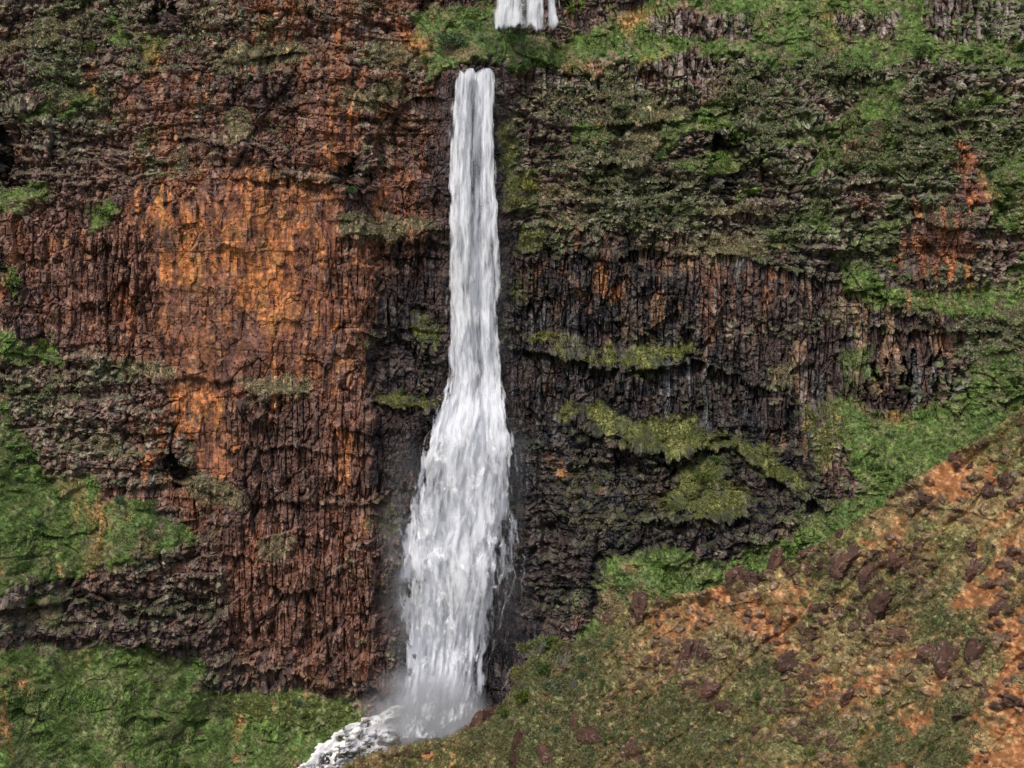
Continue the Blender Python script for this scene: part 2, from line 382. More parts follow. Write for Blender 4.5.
BANDS = [([(-160,345),(0,352),(60,362),(150,378),(235,381)],1.4,9), ([(100,490),(170,484),(236,494)],1.3,9), ([(130,507),(180,514),(232,522)],1.2,8), ([(-160,596),(40,602),(150,612),(232,614)],1.8,10),
 ([(228,666),(300,680),(392,698)],2.0,9), ([(230,394),(314,396)],1.2,9), ([(226,452),(300,450),(370,458)],1.1,7), ([(228,503),(380,508)],1.3,8), ([(338,238),(400,242),(444,244)],1.8,12),
 ([(225,58),(262,56),(310,54)],2.4,22), ([(345,98),(400,104),(440,100)],1.8,14), ([(175,142),(250,140)],1.8,12), ([(-160,112),(0,110),(40,106)],1.8,14), ([(236,178),(334,180)],1.3,8), ([(60,70),(110,62),(160,72)],1.6,12), ([(-60,60),(60,44)],1.3,10), ([(20,150),(90,142)],1.6,12), ([(300,14),(400,12)],1.4,9),
 ([(535,76),(600,74),(650,72),(772,76)],1.0,14), ([(590,97),(640,102),(684,101)],2.0,9), ([(612,119),(690,118),(745,110)],2.2,10), ([(540,160),(600,156),(650,162)],1.6,10), ([(640,182),(700,186)],1.6,10), ([(690,216),(775,216)],2.0,12), ([(545,202),(592,200)],1.5,9), ([(516,226),(600,230)],1.6,10), ([(776,170),(830,176),(880,186)],1.8,12), ([(740,130),(800,124),(830,130)],1.8,12),
 ([(516,250),(700,252),(765,264),(860,290),(950,332)],1.6,20), ([(526,352),(592,366),(694,366),(770,388)],3.6,22), ([(574,420),(604,434),(640,450),(664,452),(724,449)],3.4,20), ([(732,450),(800,497),(832,508)],2.6,16), ([(640,522),(700,524),(750,520)],2.6,18),
 ([(835,76),(1060,72)],1.0,14), ([(935,128),(1060,122)],1.6,12), ([(840,214),(900,218),(1060,246)],1.6,12), ([(900,282),(976,282)],1.4,9), ([(870,330),(960,334),(1060,340)],2.0,14), ([(985,404),(1060,396)],1.8,10), ([(770,40),(840,44)],1.2,9), ([(376,330),(444,332)],1.4,9), ([(376,408),(436,410)],2.0,12), ([(372,520),(420,524)],1.6,10)]
bandm = np.zeros_like(PX)
wob_ = (fbm(PX / 22, PX * 0 + 1, 23, 4, .6) - .5) * 16
for (ln_, dep_, h_) in BANDS:
    xs_ = [q[0] for q in ln_]; dy_ = PY - interp(PX, ln_) - wob_
    m_ = sstep(xs_[0] - 8, xs_[0] + 10, PX) * (1 - sstep(xs_[-1] - 10, xs_[-1] + 8, PX)) * (.45 + .75 * vn(PX / 17, PY * 0 + h_, 29))
    f_ = sstep(0, 1.6, dy_) * np.exp(-np.clip(dy_, 0, None) / h_) * m_
    D += dep_ * f_ - dep_ * .35 * np.exp(-(dy_ + 2.5) ** 2 / 10) * m_
    bandm = np.maximum(bandm, np.exp(-(dy_ + 3.5) ** 2 / 14) * m_)
# the sharp right-hand edge of the red buttress, and the notch the river has cut
edge_x = 372 + (fbm(PY / 40, PY * 0, 5, 3) - .5) * 14
D += 2.6 * sstep(0, 9, PX - edge_x) * sstep(225, 250, PY) * (1 - sstep(655, 690, PY))
D += 5 * hole
notch = np.exp(-((PX - 478) / 26) ** 2) * sstep(66, 78, PY) * (1 - sstep(250, 420, PY))
D += 1.6 * notch
gl = np.exp(-((PX - 525) / 46) ** 2) * (1 - sstep(10, 70, PY)); D += 2.5 * gl
DBASE = D.copy()
P0 = at(PX, PY, D)
Xw, Zw = P0[..., 0], P0[..., 2]
L = Zw + .18 * blur(P0[..., 1], 25, 3)        # height measured across the tilt of the slopes
Nn = normals_of(np.stack([blur(P0[..., k], 3, 3) for k in range(3)], -1))

# rock relief in metres
a0, b0, c0, t0 = voro(Xw / 9 + (fbm(Xw / 9, L / 9, 441, 3) - .5) * .8, L / 13 + (fbm(Xw / 9, L / 9, 443, 3) - .5) * .7, 447)
qx = Xw + (fbm(Xw / 5, L / 12, 61, 2) - .5) * .9; ql = L + (fbm(Xw / 4, L / 4, 67, 2) - .5) * 2.0
a1, b1, c1, t1 = voro(qx / 4.6, ql / 6.5, 101)
a2, b2, c2, t2 = voro(qx / 1.5, ql / 3.4, 131)
a3, b3, c3, t3 = voro(qx / .72 + .3, ql / 1.75, 151)
a4, b4, c4, t4 = voro(qx / 2.1, ql / 1.35, 171)
a5, b5, c5, t5 = voro((Xw + (fbm(Xw / 8, L / 20, 63, 2) - .5) * .8) / (1.15 + 0 * L), ql / 9.0, 191)
a6, b6, c6, t6 = voro(Xw / .48, L / .55, 195, cheb=False)
RIM = [[(535,60),(600,58),(770,60),(772,92),(640,98),(540,88)], [(835,64),(1060,58),(1060,92),(840,90)], [(648,14),(690,10),(750,20),(748,38),(700,40),(650,34)], [(840,14),(905,20),(900,42),(846,36)], [(925,-5),(1060,-5),(1060,34),(960,44),(928,22)], [(820,120),(870,118),(860,150),(820,150)]]
rim = region(WX, WY, RIM, 6)
COLM = RIM + [[(515,246),(700,248),(860,276),(955,330),(935,425),(860,440),(790,405),(700,348),(515,338)], [(520,360),(700,362),(840,420),(850,500),(790,440),(700,410),(520,405)], [(50,232),(150,225),(160,350),(60,340)], [(310,230),(440,240),(440,330),(310,330)],
        [(230,470),(380,470),(390,660),(240,650)], [(228,395),(375,390),(375,470),(232,470)]]
colm = np.clip(region(bwx, bwy, COLM, 10) + rim - .0, 0, 1)
col = 1 - rough                                    # columns on clean walls, rubble on rough ground
gpatch = sstep(.52, .62, fbm(Xw / 7, L / 4, 251, 4))
rock = np.clip(1 - green * (1 - .7 * gpatch) - .8 * moss, 0, 1)
smoothf = np.clip(orange * (PX < 400) * (1 - rough), 0, 1)
disp = (fbm(Xw / 18, L / 40, 71, 3) - .5) * 5.5 + (fbm(Xw / 7, L / 12, 75, 2) - .5) * 2.2
a7, b7, c7, t7 = voro(Xw / 8 + (fbm(Xw / 6, L / 6, 431, 3) - .5) * 1.5, L / 5.5 + (fbm(Xw / 6, L / 6, 433, 3) - .5) * 1.5, 437, cheb=False)
disp = disp + (rough * 1.0 + .3 * green) * ((.55 - a7) * 3.0 + (c7 - .5) * 2.0)
rel = (c1 - .5) * 2.3 + t1 * 1.6 + (1 - smoothf) * ((c0 - .5) * 3.0 + t0 * 2.0)
rel += col * (1 - colm) * ((c2 - .5) * 1.3 + t2 * 1.3) + rough * ((c4 - .5) * 1.5 + t4 * 1.6 - a4 * .9)
rel += colm * ((c5 - .5) * 1.9 + (c2 - .5) * 1.1 + t2 * .8 + t5 * .9 - 1.1 * (1 - sstep(0, .22, b5 - a5)))
rel += (c3 - .5) * .65 + t3 * .6 + (c6 - .5) * .25
ckeep = 1 - .9 * smoothf * sstep(.35, .5, fbm(Xw / 6, L / 4, 453, 3))
rel -= .7 * (1 - sstep(.0, .12, b2 - a2)) * col * (1 - colm) * ckeep
rel -= .30 * (1 - sstep(.0, .2, b3 - a3)) * ckeep + .5 * (1 - sstep(.0, .16, b4 - a4)) * rough
rel -= .5 * (1 - sstep(.0, .09, b1 - a1)) * ckeep
strat = vn(L * 0 + 3.1, (L + (fbm(Xw / 18, L / 9, 81, 3) - .5) * 4) / 1.7, 83)
rel += (sstep(.38, .55, strat) - .5) * 1.2 * (.30 + rough * .7) * (1 - .7 * colm)
rel += (fbm(Xw / .8, L / .8, 91, 3, .6) - .5) * .7 * (1 - .65 * col)
rel *= (1 - .50 * smoothf) * (1 - .5 * fallstrip)
lump = (fbm(Xw / 5, L / 4, 93, 4, .6) - .5) * 2.3 + (fbm(Xw / 1.2, L / 1.2, 95, 3, .6) - .5) * 1.0
far_soft = 1.0
d_all = disp * (1 - .7 * fallstrip) + rock * rel + (1 - rock) * lump
# clumps: rounded bushes, tussocks and weathered knobs, each its own cell
aD, bD, cD, tD = voro(Xw / 1.45 + (fbm(Xw / 2, L / 2, 401, 3) - .5) * 1.2, L / 1.1 + (fbm(Xw / 2, L / 2, 405, 3) - .5) * 1.2, 407, cheb=False)
aE, bE, cE, tE = voro(Xw / .75 + (fbm(Xw, L, 411, 2) - .5), L / .65 + (fbm(Xw, L, 415, 2) - .5), 417, cheb=False)
dens_n = fbm(Xw / 9, L / 4.5, 419, 4)
clumpy = np.clip(rough * 1.0 + .16 + .25 * (colm * (PX > 700)), 0, 1) * (1 - .85 * smoothf) * (1 - green * .6) * (1 - .8 * fallstrip) * (1 - .85 * dark)
leftw = (1 - sstep(380, 520, PX)) * (.25 + .75 * sstep(170, 300, PX + (fbm(PX / 40, PY / 30, 465, 3) - .5) * 160))
clumpy = clumpy * (1 - .45 * leftw) - .9 * np.clip(orange * 2, 0, 1) * (1 - rough) - .35 * red * (1 - rough)
selD = ((cD * .55 + dens_n * .9) > (1.02 - .42 * clumpy)) * sstep(.62, .40, aD) if False else sstep(-.02, .04, cD * .55 + dens_n * .9 - (1.02 - .42 * clumpy)) * (1 - sstep(.36, .60, aD))
selE = sstep(-.02, .04, cE * .6 + dens_n * .7 - (.98 - .36 * clumpy)) * (1 - sstep(.36, .60, aE))
d_all = d_all * 1.0 + selD * (.55 + .9 * cE * .3) * np.sqrt(np.clip(1 - (aD / .62) ** 2, 0, 1)) * 1.25 + selE * .5 * np.sqrt(np.clip(1 - (aE / .62) ** 2, 0, 1))
DIRN = Nn * .30 + np.array([0, -.70, .0]); DIRN /= np.linalg.norm(DIRN, axis=-1, keepdims=True)
P = P0 + DIRN * d_all[..., None]
N2 = normals_of(P)
up = np.clip(N2[..., 2], -1, 1)
upb = blur(up, 1.2, 1.2)

# the colour each patch has of its own, with cave shade painted in
def mixc(c, t, m): return c * (1 - m[..., None]) + np.asarray(t, np.float32) * m[..., None]
n_a = fbm(Xw / 9, L / 9, 201, 4); n_b = fbm(Xw / 2.2, L / 2.6, 205, 4, .6); n_c = fbm(Xw / .7, L / .7, 211, 3, .7)
sxw = Xw + (fbm(Xw / 3, L / 4, 219, 3) - .5) * 2.6
streak = fbm(sxw / .6, L / 5, 221, 3, .6); streak2 = fbm(sxw / 1.8, L / 11, 225, 3)
c = np.zeros(PX.shape + (3,), np.float32) + np.array([.108, .068, .055], np.float32)
c = mixc(c, (.158, .070, .045), red * (.55 + .45 * sstep(.35, .6, n_b)))
c = mixc(c, (.20, .15, .135), sstep(.58, .72, c3 * .6 + n_c * .5) * .55 * (1 - dark) * (.4 + .6 * rough))
c = mixc(c, (.050, .036, .038), sstep(.50, .62, streak) * .42)
c = mixc(c, (.055, .040, .042), sstep(.6, .75, c2) * .6 * (1 - colm)); c = mixc(c, (.17, .095, .07), sstep(.72, .85, c3) * .7 * (1 - dark))
o_m = np.clip(orange * 1.3 - 1.1 * sstep(.47, .60, n_b * .4 + n_a * .25 + streak * .35) * (1 - .30 * (orange > .9)) - .45 * sstep(.62, .8, c1) - .02, 0, 1)
oc = np.zeros_like(c) + np.array([.35, .140, .052], np.float32)
oc = mixc(oc, (.37, .185, .065), sstep(.50, .66, n_b)); oc = mixc(oc, (.13, .05, .032), sstep(.5, .64, streak) * .75)
oc = mixc(oc, (.12, .05, .04), sstep(.56, .64, streak2) * .7); oc = mixc(oc, (.13, .06, .045), sstep(.53, .64, n_a) * .5); oc = mixc(oc, (.10, .05, .042), sstep(.7, .85, c0) * .6)
c = c * (1 - o_m[..., None]) + oc * o_m[..., None]
c = mixc(c, (.24, .095, .044), red * (1 - orange) * sstep(.52, .64, n_a * .5 + streak2 * .5) * (.8 - .4 * sstep(380, 440, PY)))
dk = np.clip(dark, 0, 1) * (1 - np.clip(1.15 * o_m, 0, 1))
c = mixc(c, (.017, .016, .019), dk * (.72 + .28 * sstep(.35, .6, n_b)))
c = mixc(c, (.21, .13, .08), colm * (PX > 500) * sstep(.62, .70, c5 + .15 * (streak - .5)) * (.25 + .75 * sstep(600, 700, PX)) * sstep(.42, .58, fbm(Xw / 9, L / 11, 461, 3)))
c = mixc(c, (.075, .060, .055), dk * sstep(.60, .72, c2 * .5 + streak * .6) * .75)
c = mixc(c, (.20, .21, .22), sstep(.70, .76, vn(Xw / .45, L / 14, 231) * .6 + vn(Xw / 6, L / 10, 233) * .4) * .35 * (PX > 500) * (1 - rough))
c = mixc(c, (.24, .20, .185), rim * sstep(.45, .6, c5 * .5 + c3 * .5) * .85)
# lichen, dry grass and low plants on tops that can hold soil
hold = np.clip(sstep(.42, .80, upb + (n_b - .5) * .5) + .8 * bandm, 0, 1)
fall_near = np.exp(-((PX - 475) / 60.0) ** 2) * sstep(60, 80, PY)
veg = hold * (.25 + .75 * np.clip(rough * 1.1 + (PX > 500) * .15, 0, 1)) * (1 - .55 * smoothf) * (1 - fall_near * .6) * (1 - .35 * leftw) * (1 - .7 * orange)
kind_n = fbm(Xw / 7, L / 5, 241, 3)
vc = np.zeros_like(c) + np.array([.215, .185, .120], np.float32)
greener = np.clip((PX - 380) / 500, 0, 1) * .20 - .05
vc = mixc(vc, (.085, .105, .042), sstep(.45 - .0, .56, kind_n + greener))
vc = mixc(vc, (.21, .20, .19), sstep(.57, .66, 1 - kind_n + .1 * (n_c - .5)) * .6)
vc = vc * (1 - dk[..., None]) + dk[..., None] * np.array([.055, .055, .03], np.float32)
c = c * (1 - (veg * .9)[..., None]) + vc * (veg * .9)[..., None]
thin = sstep(.50, .60, n_b * .5 + n_a * .5 + rough * .06) * rough * (.55 - .2 * leftw)
c = mixc(c, (.10, .105, .062), thin * (1 - dk) * (1 - orange) * .7 * (.5 + .5 * (PX > 480)))
def pick(cid, pal):
    k = np.clip((cid * 97.13) * len(pal), 0, len(pal) - 1e-3).astype(int)
    return np.array(pal, np.float32)[k]
PAL = [(.12, .075, .06), (.19, .14, .11), (.10, .07, .065), (.26, .22, .17), (.22, .19, .115), (.17, .165, .12), (.16, .17, .09), (.12, .145, .065), (.20, .19, .17), (.10, .13, .05)]
for sel_, cid_ in ((selD, cD), (selE, cE)):
    w_ = (sel_ * .85 * (1 - .75 * dk))[..., None]
    ki = np.clip(n_a * 3.2 - .9 + (PX - 650) / 1100 + (cid_ * 97.13 % 1.0 - .5) * .75, 0, .999)
    c = c * (1 - w_) + pick(ki / 97.13, PAL) * w_
# grown-over patches
g1 = np.array([.09, .140, .034], np.float32); g2 = np.array([.14, .16, .058], np.float32); g3 = np.array([.075, .115, .04], np.float32)
gc = np.zeros_like(c) + g1; gc = mixc(gc, g2, sstep(.48, .62, n_b)); gc = mixc(gc, g3, sstep(.56, .70, n_c * .5 + n_a * .5)); gc = mixc(gc, (.20, .12, .07), sstep(.60, .68, n_a * .6 + n_b * .4) * .8)
gm = np.clip(green * 1.3 - (.55 - .35 * ((PY > 390) & (PX > 590)) + .1 * (PY < 120) * (PX > 560)) * sstep(.50, .62, n_b * .45 + n_c * .25 + n_a * .3), 0, 1)
c = c * (1 - gm[..., None]) + gc * gm[..., None]
mc = np.zeros_like(c) + np.array([.135, .145, .045], np.float32); mc = mixc(mc, (.08, .10, .03), sstep(.45, .6, n_b)); mc = mixc(mc, (.22, .19, .07), sstep(.55, .7, n_c) * .6)
mm = np.clip(moss * 1.25 - .95 * sstep(.48, .62, n_c * .45 + n_b * .55), 0, 1)
c = c * (1 - mm[..., None]) + mc * mm[..., None]
dm = np.clip(dry * 1.1 - .4 * sstep(.55, .7, n_c), 0, 1)
c = mixc(c, (.27, .22, .12), dm * .85)
c = mixc(c, (.36, .16, .07), np.clip(orange * green * 1.3, 0, 1) * .9)
c *= (np.exp((n_c - .5) * 1.7 + (c3 - .5) * .55 * rock + (c6 - .5) * .5))[..., None]
wetm = np.clip(dk * .9, 0, 1)  # follows the dark mask, so the painted cave shade is included
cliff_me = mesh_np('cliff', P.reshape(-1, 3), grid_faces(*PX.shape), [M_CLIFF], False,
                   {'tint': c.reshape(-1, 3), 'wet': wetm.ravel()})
link('cliff', cliff_me, kind='structure')

def lookup(A, px, py, x0=X0, y0=Y0, st=STEP):
    j = np.clip(np.round((np.asarray(px) - x0) / st).astype(int), 0, A.shape[1] - 1)
    i = np.clip(np.round((np.asarray(py) - y0) / st).astype(int), 0, A.shape[0] - 1)
    return A[i, j]

# ------------------------------------------------------------------ FOREGROUND HILLSIDE
# px, py, half-width px, shape, lean, label
BIG = [
 (592, 742, 17, 'T', 22, 'tall reddish slab leaning right at the bottom of the hillside'), (522, 762, 20, 'T', 4, 'upright reddish block with a pale crack at the bottom border'),
 (548, 764, 12, 'T', -6, 'narrow brown block right of the upright cracked block'), (688, 664, 15, 'T', 20, 'dark jutting rock with a pale tip on the ridge'),
 (664, 674, 13, 'F', 25, 'reddish slab leaning against the dark jutting rock'), (706, 662, 14, 'R', 0, 'rounded brown rock right of the dark jutting rock'),
 (694, 690, 14, 'R', 0, 'brown rock below the dark jutting rock, left of a pair'), (712, 694, 13, 'R', 0, 'brown rock below the dark jutting rock, right of a pair'),
 (612, 622, 13, 'R', 0, 'brown block with a pale flat top at the ridge end'), (640, 608, 14, 'R', 0, 'rounded brown rock on the crest right of the pale-topped block'),
 (736, 572, 13, 'R', 0, 'grey-topped dark rock on the crest, leftmost of the crest cluster'), (752, 564, 9, 'R', 0, 'small dark rock in the middle of the crest cluster'),
 (773, 564, 12, 'T', 10, 'upright dark rock in the crest cluster'), (808, 550, 13, 'F', -15, 'flat brown slab on the crest, upper of two'), (796, 571, 14, 'F', -20, 'flat brown slab on the crest, lower of two'),
 (762, 582, 15, 'R', 0, 'broad brown rock beneath the crest cluster'), (845, 574, 18, 'T', 14, 'large dark rock mass in the middle of the hillside, upper left part'),
 (868, 578, 13, 'R', 0, 'dark rock leaning on the large mass in mid hillside'), (884, 613, 20, 'T', 28, 'tall dark brown rock above the overhanging block'),
 (902, 640, 21, 'F', -10, 'dark overhanging block with shade under it'), (935, 655, 16, 'R', 0, 'dark rock right of the overhanging block'), (952, 668, 18, 'T', -20, 'rough dark rock left of the long leaning slab'),
 (978, 658, 15, 'T', -30, 'long dark slab leaning left beside orange soil'), (992, 694, 15, 'R', 0, 'dark boulder on the orange soil at right'), (1014, 702, 11, 'R', 0, 'small red boulder at the right border'),
 (968, 716, 18, 'F', 5, 'wide dark flat rock above the orange soil at lower right'), (1000, 612, 13, 'R', 0, 'grey-brown boulder near the right border above the slab'), (1018, 572, 10, 'F', 0, 'flat brown rock at the right border in the orange strip'),
 (906, 560, 17, 'R', 0, 'brown rock cluster piece above mid hillside'), (938, 566, 12, 'F', 0, 'low brown rock right of the upper cluster'), (976, 572, 15, 'R', 0, 'brown rock above the orange strip'),
 (820, 610, 12, 'R', 0, 'dark rock standing by itself on pale dry ground'), (793, 664, 19, 'R', 0, 'dark crumbling rock in the centre of the hillside'), (740, 692, 15, 'F', 0, 'flat rusty rock at the foot of the dirt scar'),
 (576, 726, 12, 'R', 0, 'brown rock above the leaning slab'), (616, 706, 15, 'R', 0, 'large brown rock, left of two on the green slope'), (652, 712, 13, 'R', 0, 'large brown rock, right of two on the green slope'),
 (578, 702, 6, 'R', 0, 'small brown rock above the green lower slope'), (632, 755, 13, 'T', 0, 'dark brown rock at the bottom border'), (648, 762, 11, 'R', 0, 'brown rock beside the dark one at the bottom border'),
 (728, 708, 12, 'R', 0, 'pointed brown rock in the grass'), (760, 730, 9, 'R', 0, 'small dark rock in the grass right of the pointed rock'), (724, 748, 15, 'F', 6, 'wide reddish flat rock near the bottom border'),
 (850, 704, 10, 'T', 0, 'small upright dark rock at the centre right'), (478, 726, 13, 'R', 0, 'wet dark red boulder at the foot of the fall'), (494, 716, 10, 'R', 0, 'smaller dark red boulder at the foot of the fall'),
 (966, 472 - 8, 17, 'R', 0, 'big brown rock on the crest beside orange soil'), (994, 492, 13, 'R', 0, 'brown rock right of the crest orange patch'), (1014, 484, 14, 'R', 0, 'brown rock at the right border near the crest'),
 (408, 760, 8, 'R', 0, 'small brown rock beside the orange earth at the bottom'), (566, 655, 6, 'T', 0, 'pale topped rock sticking up among shrubs'),
 (930, 505, 10, 'R', 0, 'brown rock on the upper hillside'), (822, 562, 9, 'R', 0, 'small brown rock right of the flat crest slabs'),(430, 752, 7, 'R', 0, 'brown rock in the grass in front of the pool'),
]
BIGPOS = [(b_[0], b_[1], b_[2]) for b_ in BIG]
CREST = [(300,800),(335,770),(355,760),(380,750),(417,741),(450,736),(470,724),(492,716),(507,700),(518,674),(532,654),(552,644),(572,642),(590,640),(604,626),(612,614),(640,602),(690,593),(715,588),(745,579),(790,562),(820,545),(850,526),(880,506),(920,476),(955,454),(975,441),(1000,424),(1024,408),(1080,380),(1300,300)]
HX = np.arange(300, 1300, .9); NV = 560
crest = interp(HX, CREST); crest = blur(crest[None, :], 2.5, 0)[0]
crest += (fbm(HX / 9, HX * 0, 301, 4) - .5) * 7
v = np.linspace(0, 1, NV) ** 1.0
HPX = np.repeat(HX[None], NV, 0); HPY = crest[None] + v[:, None] * (985 - crest[None])
HWX, HWY = warped(HPX, HPY, 12, 24, 303)
HOR = [([(925,476),(965,446),(996,448),(1000,470),(960,500),(930,500)],1.), ([(1040,520),(1040,565),(990,602),(955,618),(950,604),(985,575),(1005,540)],1.),
       ([(985,620),(1040,600),(1260,560),(1260,985),(955,985),(962,742),(985,706),(1000,660)],1.), ([(700,584),(740,584),(775,612),(800,650),(775,655),(745,622),(705,602)],.9),
       ([(925,690),(950,640),(972,600),(985,606),(965,650),(938,700)],.45), ([(905,716),(932,706),(918,768),(890,790),(880,790)],.9), ([(820,700),(880,660),(900,650),(880,690),(835,720)],.6),
       ([(410,750),(460,742),(470,762),(420,775)],.8), ([(850,540),(900,500),(930,495),(900,540),(860,570)],.55), ([(640,612),(700,596),(720,620),(660,640)],.55), ([(775,590),(800,580),(812,600),(790,640),(776,630)],.8),([(780,690),(850,660),(870,640),(880,650),(840,690),(800,710)],.4)]
HGR = [([(505,600),(600,600),(640,640),(600,700),(560,760),(500,780),(480,730),(505,690)],.9), ([(560,700),(700,690),(760,740),(700,985),(480,985),(500,740)],.85), ([(700,640),(770,660),(800,700),(760,720),(700,690)],.5),
       ([(920,600),(950,580),(985,600),(975,650),(940,670),(915,640)],.85), ([(850,770),(900,700),(950,690),(985,700),(960,985),(760,985)],.9), ([(870,600),(915,570),(950,560),(930,600),(890,625)],.7), ([(975,442),(1024,410),(1240,330),(1240,440),(1024,440)],.5),
       ([(795,560),(830,552),(850,570),(820,590)],.3), ([(700,555),(740,560),(745,600),(720,596)],.3), ([(860,640),(900,650),(880,700),(830,720),(810,700)],.55), ([(440,742),(500,720),(520,740),(470,770)],.8)]
hor = np.clip(region(HWX, HWY, HOR, 9) + .20 * sstep(.52, .62, fbm((HPX + HPY * .9) / 26, (HPY - HPX * .45) / 60, 351, 4)) * (HPX > 600), 0, 1); hgr = region(HWX, HWY, HGR, 12)
_, htz = ray(HPX, HPY)
CD = [(300, 372), (400, 376), (470, 376), (520, 374), (600, 368), (700, 356), (800, 346), (900, 338), (1024, 328), (1300, 318)]
HD = np.zeros_like(HPX)
under = lookup(blur(DBASE, 4, 4), HX, crest)
HD[0] = np.minimum(interp(HX, CD), blur((under - 3.0)[None], 6, 0)[0])
hs = 1.0 + .45 * (fbm(HPX / 90, HPY / 60, 307, 3) - .5) * 2
for r in range(1, NV):
    dt = htz[r] - htz[r - 1]
    HD[r] = HD[r - 1] + hs[r] * HD[r - 1] * dt / (1 - hs[r] * htz[r])
HD = blur(HD, 5, 2)
HP0 = at(HPX, HPY, HD)
HN = normals_of(np.stack([blur(HP0[..., k], 4, 4) for k in range(3)], -1))
hx_, hy_ = HP0[..., 0], HP0[..., 2] * .97 + .26 * HP0[..., 1]
hk = sstep(0, .03, v)[:, None]
wq = (fbm(hx_ / 1.5, hy_ / 1.5, 309, 3) - .5)
e1, e2, e3, e4 = voro(hx_ / 1.25 + wq, hy_ / 1.35 + wq, 311, cheb=False)
hd = (fbm(hx_ / 12, hy_ / 12, 313, 4) - .5) * 7.5 * hk + (fbm(hx_ / 2.0, hy_ / 2.0, 317, 4, .6) - .5) * 1.3 + (fbm(hx_ / .6, hy_ / .6, 319, 3, .7) - .5) * .55
near_big = np.zeros_like(HPX)
for (a_, b_, w_) in BIGPOS: near_big = np.maximum(near_big, np.exp(-(((HPX - a_) / (w_ * 1.7)) ** 2 + ((HPY - b_) / (w_ * 1.3)) ** 2)))
rk = sstep(.54, .60, fbm(hx_ / 6, hy_ / 5, 321, 4) * .62 + e3 * .38 + .10 * near_big - .01) * (1 - sstep(.42, .6, e1) * .8) * (1 - .6 * hgr)
hd += rk * (.6 + .9 * (.5 - e1) + e4 * 1.4)
gd = fbm((hx_ - hy_ * .9) / 4.5 + (fbm(hx_ / 6, hy_ / 6, 355, 3) - .5), (hx_ + hy_) / 26, 353, 3)
gully = sstep(.55, .97, 1 - np.abs(2 * gd - 1) * 2.2) * hk * (HPX > 600)
hd -= gully * .7
# soil worn into steps along the slope
hd += (sstep(.4, .6, vn(hx_ * 0 + 2.2, (hy_ + (fbm(hx_ / 8, hy_ / 8, 325) - .5) * 8) / 2.4, 327)) - .5) * .5 * (1 - hgr)
HDIR = HN * .35 + np.array([0, -.65, .1]); HDIR /= np.linalg.norm(HDIR, axis=-1, keepdims=True)
HP = HP0 + HDIR * hd[..., None]
h_a = fbm(hx_ / 8, hy_ / 8, 331, 4); h_b = fbm(hx_ / 2, hy_ / 2, 333, 4, .6); h_c = fbm(hx_ / .6, hy_ / .6, 337, 3, .7)
hc = np.zeros(HPX.shape + (3,), np.float32) + np.array([.225, .170, .075], np.float32)
hc = mixc(hc, (.15, .155, .05), sstep(.46, .6, h_a + .10 * hgr)); hc = mixc(hc, (.22, .13, .06), sstep(.58, .70, h_b + .12 * (.5 - h_a)) * .85)
hc = mixc(hc, (.12, .135, .055), np.clip(hgr * 1.1 - .8 * sstep(.46, .6, h_b), 0, 1)); hc = mixc(hc, (.25, .24, .12), sstep(.58, .72, h_c) * .5)
ho = np.clip(hor * 1.3 - 1.0 * sstep(.46, .60, h_b * .6 + h_a * .4), 0, 1)
ho = np.clip(ho + gully * .55 * (1 - .5 * hgr), 0, 1)
soil = mixc(np.zeros_like(hc) + np.array([.28, .115, .043], np.float32), (.32, .17, .08), sstep(.5, .7, h_c))
hc = hc * (1 - ho[..., None]) + soil * ho[..., None]
hc = mixc(hc, (.066, .036, .028), rk * (.95 - .4 * sstep(.55, .7, h_c))); hc = mixc(hc, (.20, .14, .09), rk * sstep(.86, .92, e3) * .6)
hc *= np.exp((h_c - .5) * 1.8 + (e3 - .5) * .4)[..., None]
# back side of the ridge drops into the gully
nb = 14
back = [HP[0] + np.array([0, 1.1 * k, -1.6 * k]) + (0 if k == 0 else 0) for k in range(nb, 0, -1)]
bc = np.repeat(hc[0][None], nb, 0)
HPa = np.concatenate([np.array(back), HP], 0); hca = np.concatenate([bc, hc], 0)
hill_me = mesh_np('hillside', HPa.reshape(-1, 3), grid_faces(*HPa.shape[:2]), [M_HILL], False,
                  {'tint': hca.reshape(-1, 3), 'wet': np.zeros(HPa.shape[0] * HPa.shape[1], np.float32)})
link('hillside', hill_me, kind='structure')

def hill_ix(px, py):
    j = np.clip(np.round((np.asarray(px, float) - 300) / .9).astype(int), 0, len(HX) - 1)
    cr = crest[j]
    i = np.clip(np.round((np.asarray(py, float) - cr) / (985 - cr) * (NV - 1)).astype(int), 0, NV - 1)
    return i, j

# valley floor far below, reaching past everything
fl = []
g = np.linspace(-900, 900, 60)
GX, GY = np.meshgrid(g, g - 300)
GZ = -112 + (fbm(GX / 90, GY / 90, 401, 4) - .5) * 20
fc = np.zeros(GX.shape + (3,)) + np.array([.09, .11, .04])
link('valley_floor', mesh_np('valley_floor', np.stack([GX, GY, GZ], -1).reshape(-1, 3), grid_faces(60, 60), [M_HILL], True,
     {'tint': fc.reshape(-1, 3), 'wet': np.zeros(GX.size)}), kind='structure')

